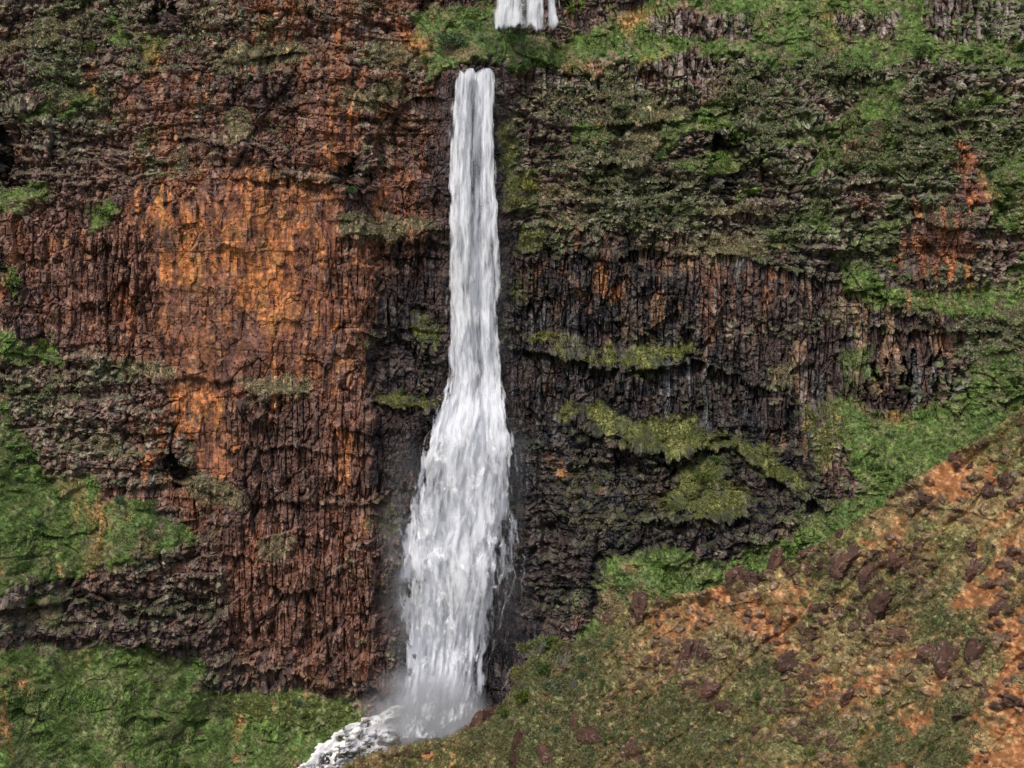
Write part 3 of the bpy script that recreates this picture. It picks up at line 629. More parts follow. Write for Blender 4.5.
# ------------------------------------------------------------------ GROUND COVER: tufts of real blades
def tufts(name, pos, nrm, rad, tint, nb, flat=.6, leafw=.3, seed=1, label=None, upf=.5):
    r = np.random.default_rng(seed)
    n = len(pos); rep = lambda a: np.repeat(a, nb, 0)
    p = rep(pos); q = rep(nrm) * (1 - upf) + np.array([0, 0, upf]); q /= np.linalg.norm(q, axis=1, keepdims=True)
    R = rep(rad)[:, None]
    off = r.normal(size=(n * nb, 3)); off /= np.linalg.norm(off, axis=1, keepdims=True)
    off *= r.random((n * nb, 1)) ** .5
    s = (off * q).sum(1, keepdims=True)
    off = off - q * s + q * np.abs(s) * flat
    base = p + off * R * .85
    d = off * .7 + q * .8 + r.normal(size=off.shape) * .45; d /= np.linalg.norm(d, axis=1, keepdims=True)
    side = np.cross(d, r.normal(size=d.shape)); side /= np.linalg.norm(side, axis=1, keepdims=True) + 1e-9
    ln = R * (.55 + .5 * r.random((n * nb, 1))); w = R * leafw * (.6 + .8 * r.random((n * nb, 1)))
    a = base - side * w; b = base + side * w; t = base + d * ln
    V = np.stack([a, b, t], 1).reshape(-1, 3)
    Fc = np.arange(len(V)).reshape(-1, 3)
    k = (.62 + .76 * r.random((n * nb, 1)))
    T = np.repeat(rep(tint) * k, 3, 0)
    link(name, mesh_np(name, V, Fc, [M_COVER], False, {'tint': T}), label=label, kind='stuff')

def sample(prob, n, seed):
    r = np.random.default_rng(seed)
    pf = prob.ravel().astype(np.float64); pf /= pf.sum()
    return r.choice(len(pf), n, p=pf)

inview = ((PX > -60) & (PX < 1084) & (PY > -50) & (PY < 830)).astype(np.float32)
hid = (PY > interp(PX, CREST) + 12) & (PX > 345)
inview = inview * (~hid)
wat = (PX > interp(PY, [(70,452),(380,444),(430,425),(560,398),(740,398)])) & (PX < interp(PY, [(70,498),(380,506),(560,514),(700,480),(740,470)])) & (PY > 68)
inview = inview * (~wat)
Pf = P.reshape(-1, 3); Nf = N2.reshape(-1, 3)
def cover(prob, n, cols, rad, nb, seed, name, **kw):
    ix = sample(prob * inview, n, seed); r = np.random.default_rng(seed + 5)
    cc = np.array(cols)[r.integers(0, len(cols), n)]
    patch = (.7 + .6 * n_b.ravel()[ix])[:, None]
    cc = cc * patch * (1 + r.normal(size=(n, 1)) * .16)
    rr = rad[0] + (rad[1] - rad[0]) * r.random(n) ** 2
    tufts(name, Pf[ix], Nf[ix], rr, np.clip(cc, .005, 1), nb, seed=seed, **kw)
cover(np.clip(gm - .15, 0, 1), 62000, [(.095, .150, .036), (.125, .172, .05), (.078, .120, .034), (.15, .165, .068), (.115, .14, .055)], (.16, .42), 9, 501, 'grass_slopes', leafw=.16)
cover(np.clip(mm - .1, 0, 1), 13000, [(.145, .155, .05), (.11, .13, .04), (.17, .155, .065)], (.12, .32), 9, 503, 'moss_ledges', leafw=.25, upf=.3)
cover(np.clip(dm * .9 + veg * .35 * (1 - dk), 0, 1), 30000, [(.26, .22, .13), (.20, .19, .11), (.16, .17, .08), (.24, .20, .16)], (.2, .6), 8, 505, 'dry_grass', leafw=.14)
shr = np.clip(rough * (.12 + .88 * (PX > 490) + .5 * (1 - sstep(170, 290, PX)) * (PY < 200)) * sstep(.44, .6, n_a * .5 + kind_n * .5) * (.3 + .7 * hold) * (1 - .8 * gm) * (1 - dk) ** 2 * (1 - np.clip(orange * 2, 0, 1)) * (1 - .6 * rim), 0, 1)
cover(shr, 16000, [(.14, .175, .075), (.19, .21, .11), (.11, .14, .06), (.26, .25, .17), (.24, .20, .13)], (.25, .7), 10, 507, 'undergrowth', leafw=.26)

# on the hillside
hin = ((HPX < 1090) & (HPY < 840)).astype(np.float32)
HPf = HP.reshape(-1, 3); HNf = normals_of(HP).reshape(-1, 3)
def hcover(prob, n, cols, rad, nb, seed, name, **kw):
    ix = sample(prob * hin, n, seed); r = np.random.default_rng(seed + 5)
    cc = np.array(cols)[r.integers(0, len(cols), n)] * (.7 + .6 * h_b.ravel()[ix])[:, None] * (1 + r.normal(size=(n, 1)) * .18)
    rr = rad[0] + (rad[1] - rad[0]) * r.random(n) ** 2
    tufts(name, HPf[ix], HNf[ix], rr, np.clip(cc, .005, 1), nb, seed=seed, **kw)
hg = np.clip(.10 + hgr * .9 + .3 * sstep(.45, .6, h_a), 0, 1) * (1 - .93 * ho) * (1 - .6 * rk)
hcover(hg, 38000, [(.115, .145, .05), (.17, .175, .08), (.085, .11, .04), (.21, .19, .10), (.16, .12, .07), (.23, .22, .13)], (.18, .6), 10, 511, 'hillside_grass', leafw=.15)
hcover(np.clip(1 - hgr * .8 - ho * .95, .0, 1), 20000, [(.30, .23, .11), (.26, .15, .075), (.19, .11, .06), (.34, .30, .16)], (.15, .5), 8, 513, 'hillside_dry_grass', leafw=.14)

# ------------------------------------------------------------------ SHRUBS, one object each
def leaf_ball(seed, n=260, flat=.75, lw=.12, lobes=6):
    r = np.random.default_rng(seed)
    cen = r.normal(size=(lobes, 3)) * np.array([.42, .42, .22]); cen[:, 2] = np.abs(cen[:, 2]) + .35
    k = r.integers(0, lobes, n)
    d = r.normal(size=(n, 3)); d /= np.linalg.norm(d, axis=1, keepdims=True)
    p = cen[k] + d * (.42 * (.55 + .45 * r.random((n, 1)))) * np.array([1, 1, flat])
    t = d + r.normal(size=d.shape) * .6 + np.array([0, 0, .35]); t /= np.linalg.norm(t, axis=1, keepdims=True)
    s = np.cross(t, r.normal(size=t.shape)); s /= np.linalg.norm(s, axis=1, keepdims=True)
    ln = .24 * (.6 + .8 * r.random((n, 1)))
    V = np.stack([p - s * lw * .6, p + s * lw * .6, p + t * ln + s * lw * .2], 1).reshape(-1, 3)
    V[:, 2] = np.maximum(V[:, 2], -.15)
    val = np.repeat(r.random(n), 3) * .7 + np.repeat(r.random(lobes)[k], 3) * .3
    return V, np.arange(len(V)).reshape(-1, 3), val

def twigs(seed, n=26, L=.9, th=.02, spread=.9, depth=2):
    """forking stems as thin three-sided tubes"""
    r = random.Random(seed); V = []; Fc = []
    def seg(a, b, ra, rb):
        a = np.array(a); b = np.array(b); d = b - a; d = d / (np.linalg.norm(d) + 1e-9)
        s = np.cross(d, [.3, .9, .2]); s /= np.linalg.norm(s) + 1e-9; t = np.cross(d, s); k = len(V)
        for c0, rr in ((a, ra), (b, rb)):
            for q in range(3):
                an = q * 2.0944; V.append(c0 + (s * math.cos(an) + t * math.sin(an)) * rr)
        for q in range(3):
            q2 = (q + 1) % 3; Fc.append([k + q, k + q2, k + 3 + q2]); Fc.append([k + q, k + 3 + q2, k + 3 + q])
    def grow(p, d, ln, rd, lev):
        for _ in range(3):
            e = p + d * ln / 3; seg(p, e, rd, rd * .8); p = e; rd *= .8
            d = d + np.array([r.uniform(-1, 1), r.uniform(-1, 1), r.uniform(-.3, .5)]) * .28; d /= np.linalg.norm(d)
            if lev > 0:
                for _k in range(2):
                    b = d + np.array([r.uniform(-1, 1), r.uniform(-1, 1), r.uniform(-.2, .8)]) * .8; b /= np.linalg.norm(b)
                    grow(p, b, ln * .6, rd * .75, lev - 1)
    for _ in range(n):
        d = np.array([r.uniform(-1, 1) * spread, r.uniform(-1, 1) * spread, 1.]); d /= np.linalg.norm(d)
        grow(np.array([r.uniform(-.06, .06), r.uniform(-.06, .06), -.1]), d, L * r.uniform(.7, 1.1), th, depth)
    return np.array(V), np.array(Fc)

LEAFS = {}
for kind, mt, fl_, lw in (('green', M_LEAF, .8, .13), ('moss', M_MOSSB, .45, .16), ('dry', M_DRYB, .7, .09)):
    LEAFS[kind] = []
    for s in range(5):
        V, Fc, val = leaf_ball(600 + s * 7 + len(kind), 300, fl_, lw)
        LEAFS[kind].append(mesh_np('foliage', V, Fc, [mt], False, {'leaf': val}))
STEMS = []
for s in range(3):
    V, Fc = twigs(40 + s, 4, .55, .03, .8, 1); STEMS.append(mesh_np('stem', V, Fc, [M_TWIG], False))
_first = {}
def shrub(pos, size, kind, label, group, name='shrub', cat='shrub', rng=random):
    root = bpy.data.objects.new(name, None); COL.objects.link(root)
    root.empty_display_size = .3
    root.location = pos; root.rotation_euler = (0, 0, rng.uniform(0, 6.28))
    root.scale = (size * rng.uniform(.9, 1.3), size * rng.uniform(.9, 1.2), size * rng.uniform(.8, 1.1))
    tag(root, label, cat, group)
    link('foliage', rng.choice(LEAFS[kind]), parent=root)
    link('stem', rng.choice(STEMS), parent=root)
    return root

def cliff_pt(px, py):
    return lookup(P, px, py)
def hill_pt(px, py):
    i, j = hill_ix(px, py); return HP[i, j]

# (px, py, radius in m, kind, label)
NAMED = [
 (575, 14, 3.0, 'green', 'dark green rounded shrub just right of the small upper fall'),
 (103, 213, 1.9, 'green', 'bright green upright bush standing alone on the left wall'),
 (536, 240, 2.6, 'moss', 'yellow-green cushion bush beside the fall, lower of the two cushions'),
 (524, 190, 2.8, 'moss', 'large yellow-green cushion bush beside the fall, upper of the two cushions'),
 (516, 205, 1.6, 'moss', 'small yellow-green bush tucked under the larger upper cushion bush'),
 (551, 150, 1.5, 'green', 'dull green shrub on the terraces right of the fall lip'),
 (595, 132, 2.2, 'green', 'bright green round shrub on the terraces between dry grass tufts'),
 (448, 46, 2.8, 'green', 'broad green shrub on the grassy knoll left of the upper fall'),
 (472, 30, 2.2, 'green', 'green shrub at the top of the grassy knoll left of the upper fall'),
 (428, 60, 1.7, 'green', 'low green shrub at the foot of the grassy knoll by the orange soil'),
 (346, 172, 1.6, 'green', 'dark green shrub in the shadowed recess below the orange scar'),
 (352, 194, 1.6, 'green', 'lower dark green shrub in the recess beneath the orange scar'),
 (404, 402, 1.3, 'moss', 'flat yellow-green cushion on the narrow ledge left of the fall'),
 (426, 322, 1.6, 'moss', 'upper yellow-green tuft clinging to the dark wall left of the fall'),
 (424, 340, 1.2, 'moss', 'lower yellow-green tuft clinging to the dark wall left of the fall'),
 (404, 372 + 20, 1.0, 'green', 'small green plant above the mossy ledge left of the fall'),
 (542, 336, 1.4, 'moss', 'pale moss cushion at the left end of the upper mossy ledge'),
 (646, 371, .9, 'moss', 'single pale tuft in the middle of the black wall between mossy ledges'),
 (571, 411, 1.1, 'moss', 'small round tuft left of the lower mossy ledge'),
 (700, 480, 2.0, 'green', 'bright green bush on the dark slope below the lower mossy ledge'),
 (716, 462, 1.8, 'green', 'light green bush at the top of the green patch under the dark band'),
 (38, 345, 1.6, 'green', 'green bush on the left ledge under the brown wall'),
 (15, 284, 1.7, 'green', 'grey-green bush on the brown wall near the left border'),
 (1008, 200, 2.2, 'green', 'green bush near the right border beside the upper orange scar'),
 (976, 104, 2.0, 'green', 'bright green bush on the short ledge at upper right'),
 (436, 514, 1.0, 'moss', 'yellow moss tuft just left of the widening fall'),
 (890, 130, 1.9, 'green', 'green bush on the diagonal grass strip at upper right'),
 (920, 52, 2.0, 'green', 'green bush above the right-hand column rim'),
 (680, 96, 1.5, 'dry', 'tan dry bush on the dry ledge at the right of the terraces'),
 (282, 44, 1.8, 'dry', 'pale dry bush on the sloping tan ridge at upper left'),
]
rg = random.Random(5)
for (a, b, s, k, lab) in NAMED:
    p = cliff_pt(a, b); shrub(p + np.array([0, .1, -.2 * s]), s, k, lab, 'shrubs picked out on the cliff', rng=rg)

def scatter_shrubs(prob, n, smin, smax, kinds, areas, seed, pts, group):
    rr = random.Random(seed); ix = sample(prob, n, seed)
    for i in ix:
        p = pts[0].reshape(-1, 3)[i]; a = pts[1].ravel()[i]; b = pts[2].ravel()[i]
        k = rr.choice(kinds)
        s = rr.uniform(smin, smax)
        where = next(w for (x0, x1, y0, y1, w) in areas if x0 <= a < x1 and y0 <= b < y1)
        word = {'green': 'green', 'moss': 'yellow-green', 'dry': 'tan dry'}[k]
        size = 'small' if s < (smin + smax) / 2 else 'larger'
        shrub(p - np.array([0, 0, .15 * s]), s, k, f'{size} {word} shrub {where}', f'{group}: {size} {word} {where}', rng=rr)
AREAS = [(-999, 440, -999, 180, 'on the broken slope at upper left'), (440, 640, -999, 75, 'beside the small upper fall'), (640, 9999, -999, 75, 'on the grassy slope at upper right'),
         (440, 800, 75, 250, 'on the terraces right of the fall lip'), (800, 9999, 75, 300, 'on the steep overgrown ground at right'),
         (-999, 240, 180, 400, 'on the brown wall at left'), (240, 440, 180, 9999, 'on the red buttress beside the fall'), (-999, 240, 400, 640, 'on the left mid-height slope'),
         (-999, 440, 640, 9999, 'on the green slope at lower left'), (440, 800, 250, 9999, 'on the black wall right of the fall'), (-9999, 99999, -9999, 99999, 'in the green gully behind the ridge')]
cl_prob = inview * (1 - .9 * dk) * np.clip(gm * .5 + shr * .9 + veg * .25 * (1 - smoothf) + mm * .3, 0, 1) * (1 - .85 * smoothf)
scatter_shrubs(cl_prob, 190, .6, 1.5, ['green', 'green', 'green', 'dry'], AREAS, 21, (P, PX, PY), 'cliff shrubs')
HAREAS = [(0, 620, 0, 9999, 'on the hillside by the fall foot'), (620, 800, 0, 660, 'on the ridge crest left half'), (800, 9999, 0, 560, 'on the upper right of the hillside'), (620, 820, 660, 9999, 'low on the rocky hillside'), (0, 9999, 0, 9999, 'near the orange soil on the right of the hillside')]
scatter_shrubs(hin * np.clip(hg - .15, 0, 1), 75, .5, 1.1, ['green', 'green', 'dry'], HAREAS, 23, (HP, HPX, HPY), 'hillside shrubs')

for q, (a, b, s, k, lab) in enumerate([(531, 652, 2.0, 'moss', 'pale olive bush at the ridge end nearest the fall, topmost'), (549, 645, 2.2, 'green', 'green bush at the ridge end beside the dark wet wall'),
    (520, 676, 1.7, 'moss', 'pale olive bush hanging over the trickles at the fall foot'), (541, 672, 2.0, 'green', 'green bush among the bare grey branches'), (563, 658, 1.8, 'moss', 'olive bush right of the bare grey branches'),
    (528, 700, 1.8, 'green', 'green bush low on the ridge above the leaning slab'), (556, 690, 1.6, 'moss', 'pale olive bush in the middle of the ridge end thicket'), (508, 712, 1.4, 'green', 'small green bush beside the wet red boulders'), (585, 662, 1.5, 'green', 'green bush left of the pale-topped block')]):
    shrub(hill_pt(a, b) - np.array([0, 0, .3]), s * 1.15, k, lab, 'thicket at the ridge end', rng=rg)
# bare, twiggy bushes
for (a, b, s, onhill, lab) in [(396, 742, 3.4, 1, 'small bare twiggy bush in front of the spray pool'), (540, 655, 5.2, 1, 'tall bare grey bush on the ridge beside the fall foot'),
                               (560, 668, 4.6, 1, 'spreading bare bush right of the tallest grey one'), (522, 690, 3.6, 1, 'bare bush beside the trickle at the fall foot'),
                               (574, 690, 3.0, 1, 'low bare bush below the spreading one on the ridge'), (650, 700 - 20, 2.2, 1, 'thin leafless bush among the small rocks of the ridge')]:
    V, Fc = twigs(int(a), 6, .9, .020, .7, 2)
    p = hill_pt(a, b)
    root = bpy.data.objects.new('bare_shrub', None); COL.objects.link(root); root.location = p; root.scale = (s * .55,) * 3
    tag(root, lab, 'shrub', 'bare bushes on the near ridge')
    link('branch', mesh_np('branch', V, Fc, [M_TWIG], False), parent=root)
    r = np.random.default_rng(int(b)); ti = V[r.integers(len(V) // 3, len(V), 130)]
    d = r.normal(size=ti.shape); d /= np.linalg.norm(d, axis=1, keepdims=True); e = np.cross(d, r.normal(size=d.shape)); e /= np.linalg.norm(e, axis=1, keepdims=True)
    LV = np.stack([ti, ti + d * .12 + e * .04, ti + d * .12 - e * .04], 1).reshape(-1, 3)
    link('foliage', mesh_np('foliage', LV, np.arange(len(LV)).reshape(-1, 3), [M_DRYB if a < 500 else M_LEAF], False, {'leaf': np.repeat(r.random(130), 3)}), parent=root)

# ------------------------------------------------------------------ BOULDERS, one object each
import bmesh
def rock_mesh(seed, el=(1, 1, 1), sub=4, mat=M_STONE):
    r = np.random.default_rng(seed)
    bm = bmesh.new(); bmesh.ops.create_icosphere(bm, subdivisions=sub, radius=1.0)
    co = np.array([v_.co[:] for v_ in bm.verts])
    co /= (np.abs(co) ** 5).sum(1, keepdims=True) ** .2 * 1.05
    # chop by random planes: flat broken faces with sharp arrises
    for _ in range(15):
        n = r.normal(size=3); n /= np.linalg.norm(n); h = r.uniform(.62, .98)
        d = co @ n - h; co = co - np.outer(np.clip(d, 0, None), n)
    for f_, a_ in ((2.3, .10), (5.1, .045)):
        co *= (1 + a_ * (np.sin(co @ r.normal(size=3) * f_ + r.random() * 6) + np.sin(co @ r.normal(size=3) * f_ * 1.7 + r.random() * 6)))[:, None]
    for _ in range(9):
        n = r.normal(size=3); n /= np.linalg.norm(n); h = r.uniform(.1, .8); co = co + np.outer(np.where(co @ n > h, -.11, .0), n)
    co += r.normal(size=co.shape) * .018
    co *= np.array(el)
    for v_, q in zip(bm.verts, co): v_.co = q
    me = bpy.data.meshes.new('rock'); bm.to_mesh(me); bm.free(); me.materials.append(mat)
    return me
ROCKS = [rock_mesh(700 + i, (1, random.uniform(.7, 1), random.uniform(.6, 1.1))) for i in range(10)]
TALL = [rock_mesh(730 + i, (.8, .75, 1.25)) for i in range(4)]
FLAT = [rock_mesh(750 + i, (1.5, .9, .55)) for i in range(3)]
def put_rock(me, p, size, name, lab, group, tilt, rz, sc):
    o = bpy.data.objects.new(name, me); COL.objects.link(o); o.location = p
    o.rotation_euler = (random.uniform(-.2, .2), math.radians(tilt), rz); o.scale = (size * sc[0], size * sc[1], size * sc[2])
    tag(o, lab, 'rock', group)
rr = random.Random(77)
for (a, b, hw, sh, lean, lab) in BIG:
    p = hill_pt(a, b); dist = p[1] + 400; m = hw * 1.12 * dist / F
    me = {'T': TALL, 'F': FLAT, 'R': ROCKS}[sh][rr.randrange(3 if sh == 'F' else 4 if sh == 'T' else 10)]
    k = {'T': 1 / .8, 'F': 1 / 1.5, 'R': 1.0}[sh]
    put_rock(me, p + np.array([0, .55 * m, -m * .10]), m * k, 'boulder', lab, 'named boulders on the hillside', lean, rr.uniform(-.7, .7) + (3.14 if rr.random() < .5 and lean == 0 else 0), (1, 1, 1))
prob = hin * (.25 + rk) * np.clip(.35 + h_a, 0, 1) * (1 - .65 * hgr) * (HPX > 480)
for i in sample(prob, 190, 31):
    p = HPf[i]; a = HPX.ravel()[i]; b = HPY.ravel()[i]
    s = .32 + 1.2 * rr.random() ** 2.4
    where = next(w for (x0, x1, y0, y1, w) in HAREAS if x0 <= a < x1 and y0 <= b < y1)
    sz = 'fist-like small' if s < .55 else 'medium'
    sz = 'small' if s < .6 else 'medium'
    put_rock(rr.choice(ROCKS), p + np.array([0, s * .2, -s * .2]), s, 'rock', f'{sz} reddish-brown rock {where}', f'loose rocks: {sz} {where}', rr.uniform(-30, 30), rr.uniform(0, 6.28), (1.1, .9, rr.uniform(.6, 1)))
for (a, b, s, lab) in [(520, 62, 1.0, 'pale grey boulder above the lip of the main fall'), (506, 66, .7, 'small grey stone beside the lip of the fall'), (463, 66, .6, 'small pale stone on the grass left of the lip'), (472, 86, 1.1, 'dark wet rock splitting the water just below the lip')]:
    p = cliff_pt(a, b)
    me = ROCKS[int(a) % 10].copy(); me.materials.clear(); me.materials.append(M_GREY)
    q = np.array([0, -1.6 if b > 80 else 0, .3 * s]); put_rock(me, p + q, s, 'boulder', lab, 'stones at the fall lip', 10, a, (1.2, 1, .8))

# ------------------------------------------------------------------ WATER
def water_mat(name, su, sv, lo, hi, col=(.80, .81, .85), amax=1.0, sd=0.0):
    m, nt, nn, ll = nodes_of(name)
    out = N(nt, 'ShaderNodeOutputMaterial')
    fl = N(nt, 'ShaderNodeAttribute', attribute_name='flow'); de = N(nt, 'ShaderNodeAttribute', attribute_name='dens')
    mp = N(nt, 'ShaderNodeMapping'); mp.inputs['Scale'].default_value = (su, sv, 1); mp.inputs['Location'].default_value = (sd, sd * 1.7, sd)
    ll.new(fl.outputs['Vector'], mp.inputs['Vector'])
    n1 = N(nt, 'ShaderNodeTexNoise', Scale=1.0, Detail=6.0, Roughness=.62, Distortion=.5); ll.new(mp.outputs[0], n1.inputs['Vector'])
    mp2 = N(nt, 'ShaderNodeMapping'); mp2.inputs['Scale'].default_value = (su * 3.2, sv * 2.2, 1); ll.new(fl.outputs['Vector'], mp2.inputs['Vector'])
    n2 = N(nt, 'ShaderNodeTexNoise', Scale=1.0, Detail=4.0, Roughness=.6); ll.new(mp2.outputs[0], n2.inputs['Vector'])
    s = math_n(nt, 'ADD', math_n(nt, 'MULTIPLY', n1.outputs['Fac'], .7), math_n(nt, 'MULTIPLY', n2.outputs['Fac'], .3))
    s = math_n(nt, 'ADD', s, math_n(nt, 'MULTIPLY_ADD', de.outputs['Fac'], .9, -.62))
    mr = N(nt, 'ShaderNodeMapRange', interpolation_type='SMOOTHSTEP'); mr.inputs['From Min'].default_value = lo; mr.inputs['From Max'].default_value = hi; mr.inputs['To Max'].default_value = amax
    ll.new(s, mr.inputs['Value'])
    di = N(nt, 'ShaderNodeBsdfDiffuse', Color=(*col, 1)); tr = N(nt, 'ShaderNodeBsdfTranslucent', Color=(*col, 1)); mx = N(nt, 'ShaderNodeMixShader', Fac=.35)
    tp = N(nt, 'ShaderNodeBsdfTransparent'); mz = N(nt, 'ShaderNodeMixShader')
    bp = N(nt, 'ShaderNodeBump', Strength=.5, Distance=.5); ll.new(n1.outputs['Fac'], bp.inputs['Height']); ll.new(bp.outputs[0], di.inputs['Normal'])
    ll.new(di.outputs[0], mx.inputs[1]); ll.new(tr.outputs[0], mx.inputs[2]); ll.new(mr.outputs[0], mz.inputs[0]); ll.new(tp.outputs[0], mz.inputs[1]); ll.new(mx.outputs[0], mz.inputs[2]); ll.new(mz.outputs[0], out.inputs[0])
    return m

LEFT = [(66,458),(72,454),(80,451),(100,449),(150,446),(250,444),(350,444),(380,442),(400,436),(430,421),(460,410),(500,400),(540,392),(570,389),(600,391),(640,397),(680,400),(710,391),(728,380),(745,374)]
RIGHT = [(66,497),(72,499),(80,499),(100,496),(150,497),(200,498),(250,499),(300,501),(350,504),(380,507),(400,514),(430,520),(460,524),(500,528),(540,529),(570,524),(600,517),(640,505),(680,494),(710,485),(735,476),(745,470)]
CORE_L = [(66,456),(80,452),(150,446),(380,445),(400,438),(430,424),(460,413),(500,403),(560,396),(600,398),(660,403),(700,398),(745,386)]
CORE_R = [(66,498),(80,499),(150,499),(380,506),(400,511),(430,518),(500,522),(560,518),(600,509),(660,493),(700,483),(745,468)]
wall_in_front = blur(lookup(P[..., 1], *np.meshgrid(np.arange(395, 520, 2.0), np.arange(60, 760, 2.0))), 2, 3) + 400
front = blur(np.repeat(np.quantile(wall_in_front, .08, axis=1)[:, None], 3, 1), 0, 9)[:, 1]
fpy = np.arange(60, 760, 2.0)
front = np.minimum.accumulate(front)          # water never climbs back
def fall_D(py): return np.interp(py, fpy, front)

def fall_sheet(name, k, Lf, Rt, py0, py1, off, bulge, mat, densf, parent, nu=64, nv=340, seed=0, Dfun=fall_D, wob=.5):
    u = np.linspace(0, 1, nu); py = np.linspace(py0, py1, nv)
    U, PYv = np.meshgrid(u, py)
    l = interp(PYv, Lf); r = interp(PYv, Rt)
    l = l + (fbm(PYv / 16, PYv * 0 + k, 800 + k, 4) - .5) * 7 * sstep(90, 300, PYv); r = r + (fbm(PYv / 16, PYv * 0 + k, 820 + k, 4) - .5) * 7 * sstep(90, 300, PYv)
    pxv = l + (r - l) * U
    D_ = Dfun(PYv) - off - bulge * (1 - (2 * U - 1) ** 2)
    X_ = at(pxv, PYv, D_)
    n1 = fbm(X_[..., 0] / 1.3, X_[..., 2] / 5, 840 + k, 4, .6) - .5
    D_ = D_ + n1 * wob * 2
    X_ = at(pxv, PYv, D_)
    um = (U - .5) * (r - l) * .18 * (1.0); vm = (py1 - PYv) * .18
    # keep streaks on their own flow lines as the fall fans out
    um = (U - .5) * 11 + (pxv - 472) * .05
    Ue = np.clip(U + (fbm(pxv / 4, PYv / 22, 850 + k, 4, .65) - .5) * .34 * (.35 + .65 * sstep(360, 460, PYv)) * (1 - (2 * U - 1) ** 2 * .0), 0, 1)
    Ue = np.where((U <= .001) | (U >= .999), U, Ue)
    dens = densf(Ue, PYv, pxv)
    me = mesh_np(name, X_.reshape(-1, 3), grid_faces(nv, nu), [mat], True,
                 {'flow': np.stack([um, -vm, 0 * um + k * 3.3], -1).reshape(-1, 3), 'dens': dens.ravel()})
    return link(name, me, parent=parent)

fall = bpy.data.objects.new('waterfall', None); COL.objects.link(fall); fall.location = at(472, 735, fall_D(735))
def reloc(o): o.parent = fall; o.matrix_parent_inverse = fall.matrix_world.inverted()
tag(fall, 'tall white main waterfall dropping down the cliff and fanning out', 'waterfall')
bpy.context.view_layer.update()
edge = lambda U, w: sstep(0, w, U) * sstep(0, w, 1 - U)
def dens_back(U, y, x):
    d = .60 * edge(U, .20) + .13
    gap = np.exp(-((x - (474 + .008 * (y - 90))) / 4.0) ** 2) * sstep(80, 95, y) * (1 - sstep(300, 400, y))
    d = d + .14 * sstep(470, 560, y) * (1 - sstep(.12, .3, U)) * sstep(.0, .05, U)
    return np.clip(d - gap * .05 - .0 * sstep(400, 480, y) - .10 * sstep(400, 520, y) * sstep(.62, .9, U), 0, 1) * sstep(66, 71, y + (vn(x / 4, y * 0, 19) - .5) * 7)
def dens_mid(U, y, x):
    gap = np.exp(-((x - (474 + .008 * (y - 90))) / 4.5) ** 2) * sstep(78, 90, y) * (1 - sstep(330, 420, y))
    gap = gap * (.45 + .9 * vn(y / 28, y * 0 + 2, 15)); lowr = sstep(400, 560, y) * sstep(.66, .92, U) * .28 + .07 * sstep(400, 480, y)
    return np.clip(.62 * edge(U, .12) + .08 - gap * .5 - lowr, 0, 1) * sstep(67, 72, y + (vn(x / 4, y * 0, 19) - .5) * 7)
def dens_frt(U, y, x):
    gap = np.exp(-((x - 475) / 4.5) ** 2) * (1 - sstep(330, 420, y))
    return np.clip(.47 * edge(U, .3) + .05 - gap * .5 - .12 * sstep(420, 520, y), 0, 1)
def dens_spray(U, y, x): return np.clip(.55 * edge(U, .2) * sstep(385, 440, y) + .04, 0, 1)
WS = water_mat('water_strand', .9, .25, .34, .70, (.90, .90, .92), .6, 2.0)
WR = water_mat('water_spray', .55, .26, .42, .58, (.93, .93, .95), 1.0, 13.0)
WB = water_mat('water_veil', .55, .07, .28, .62, (.66, .69, .77), .75, 1.0)
WM = water_mat('water_white', .60, .10, .33, .60, (.86, .87, .90), 1.0, 5.0)
WF = water_mat('water_foam', 1.0, .13, .42, .62, (.86, .86, .88), 1.0, 9.0)
for o in [fall_sheet('veil', 1, LEFT, RIGHT, 68, 742, .4, .6, WB, dens_back, None),
          fall_sheet('water_sheet', 2, CORE_L, CORE_R, 69, 738, 1.0, 1.2, WM, dens_mid, None),
          fall_sheet('water_sheet', 3, CORE_L, CORE_R, 72, 735, 1.5, 1.7, WF, dens_frt, None),
          fall_sheet('water_sheet', 8, CORE_L, CORE_R, 385, 738, 2.1, 2.2, WR, dens_spray, None, wob=1.4)]: reloc(o)

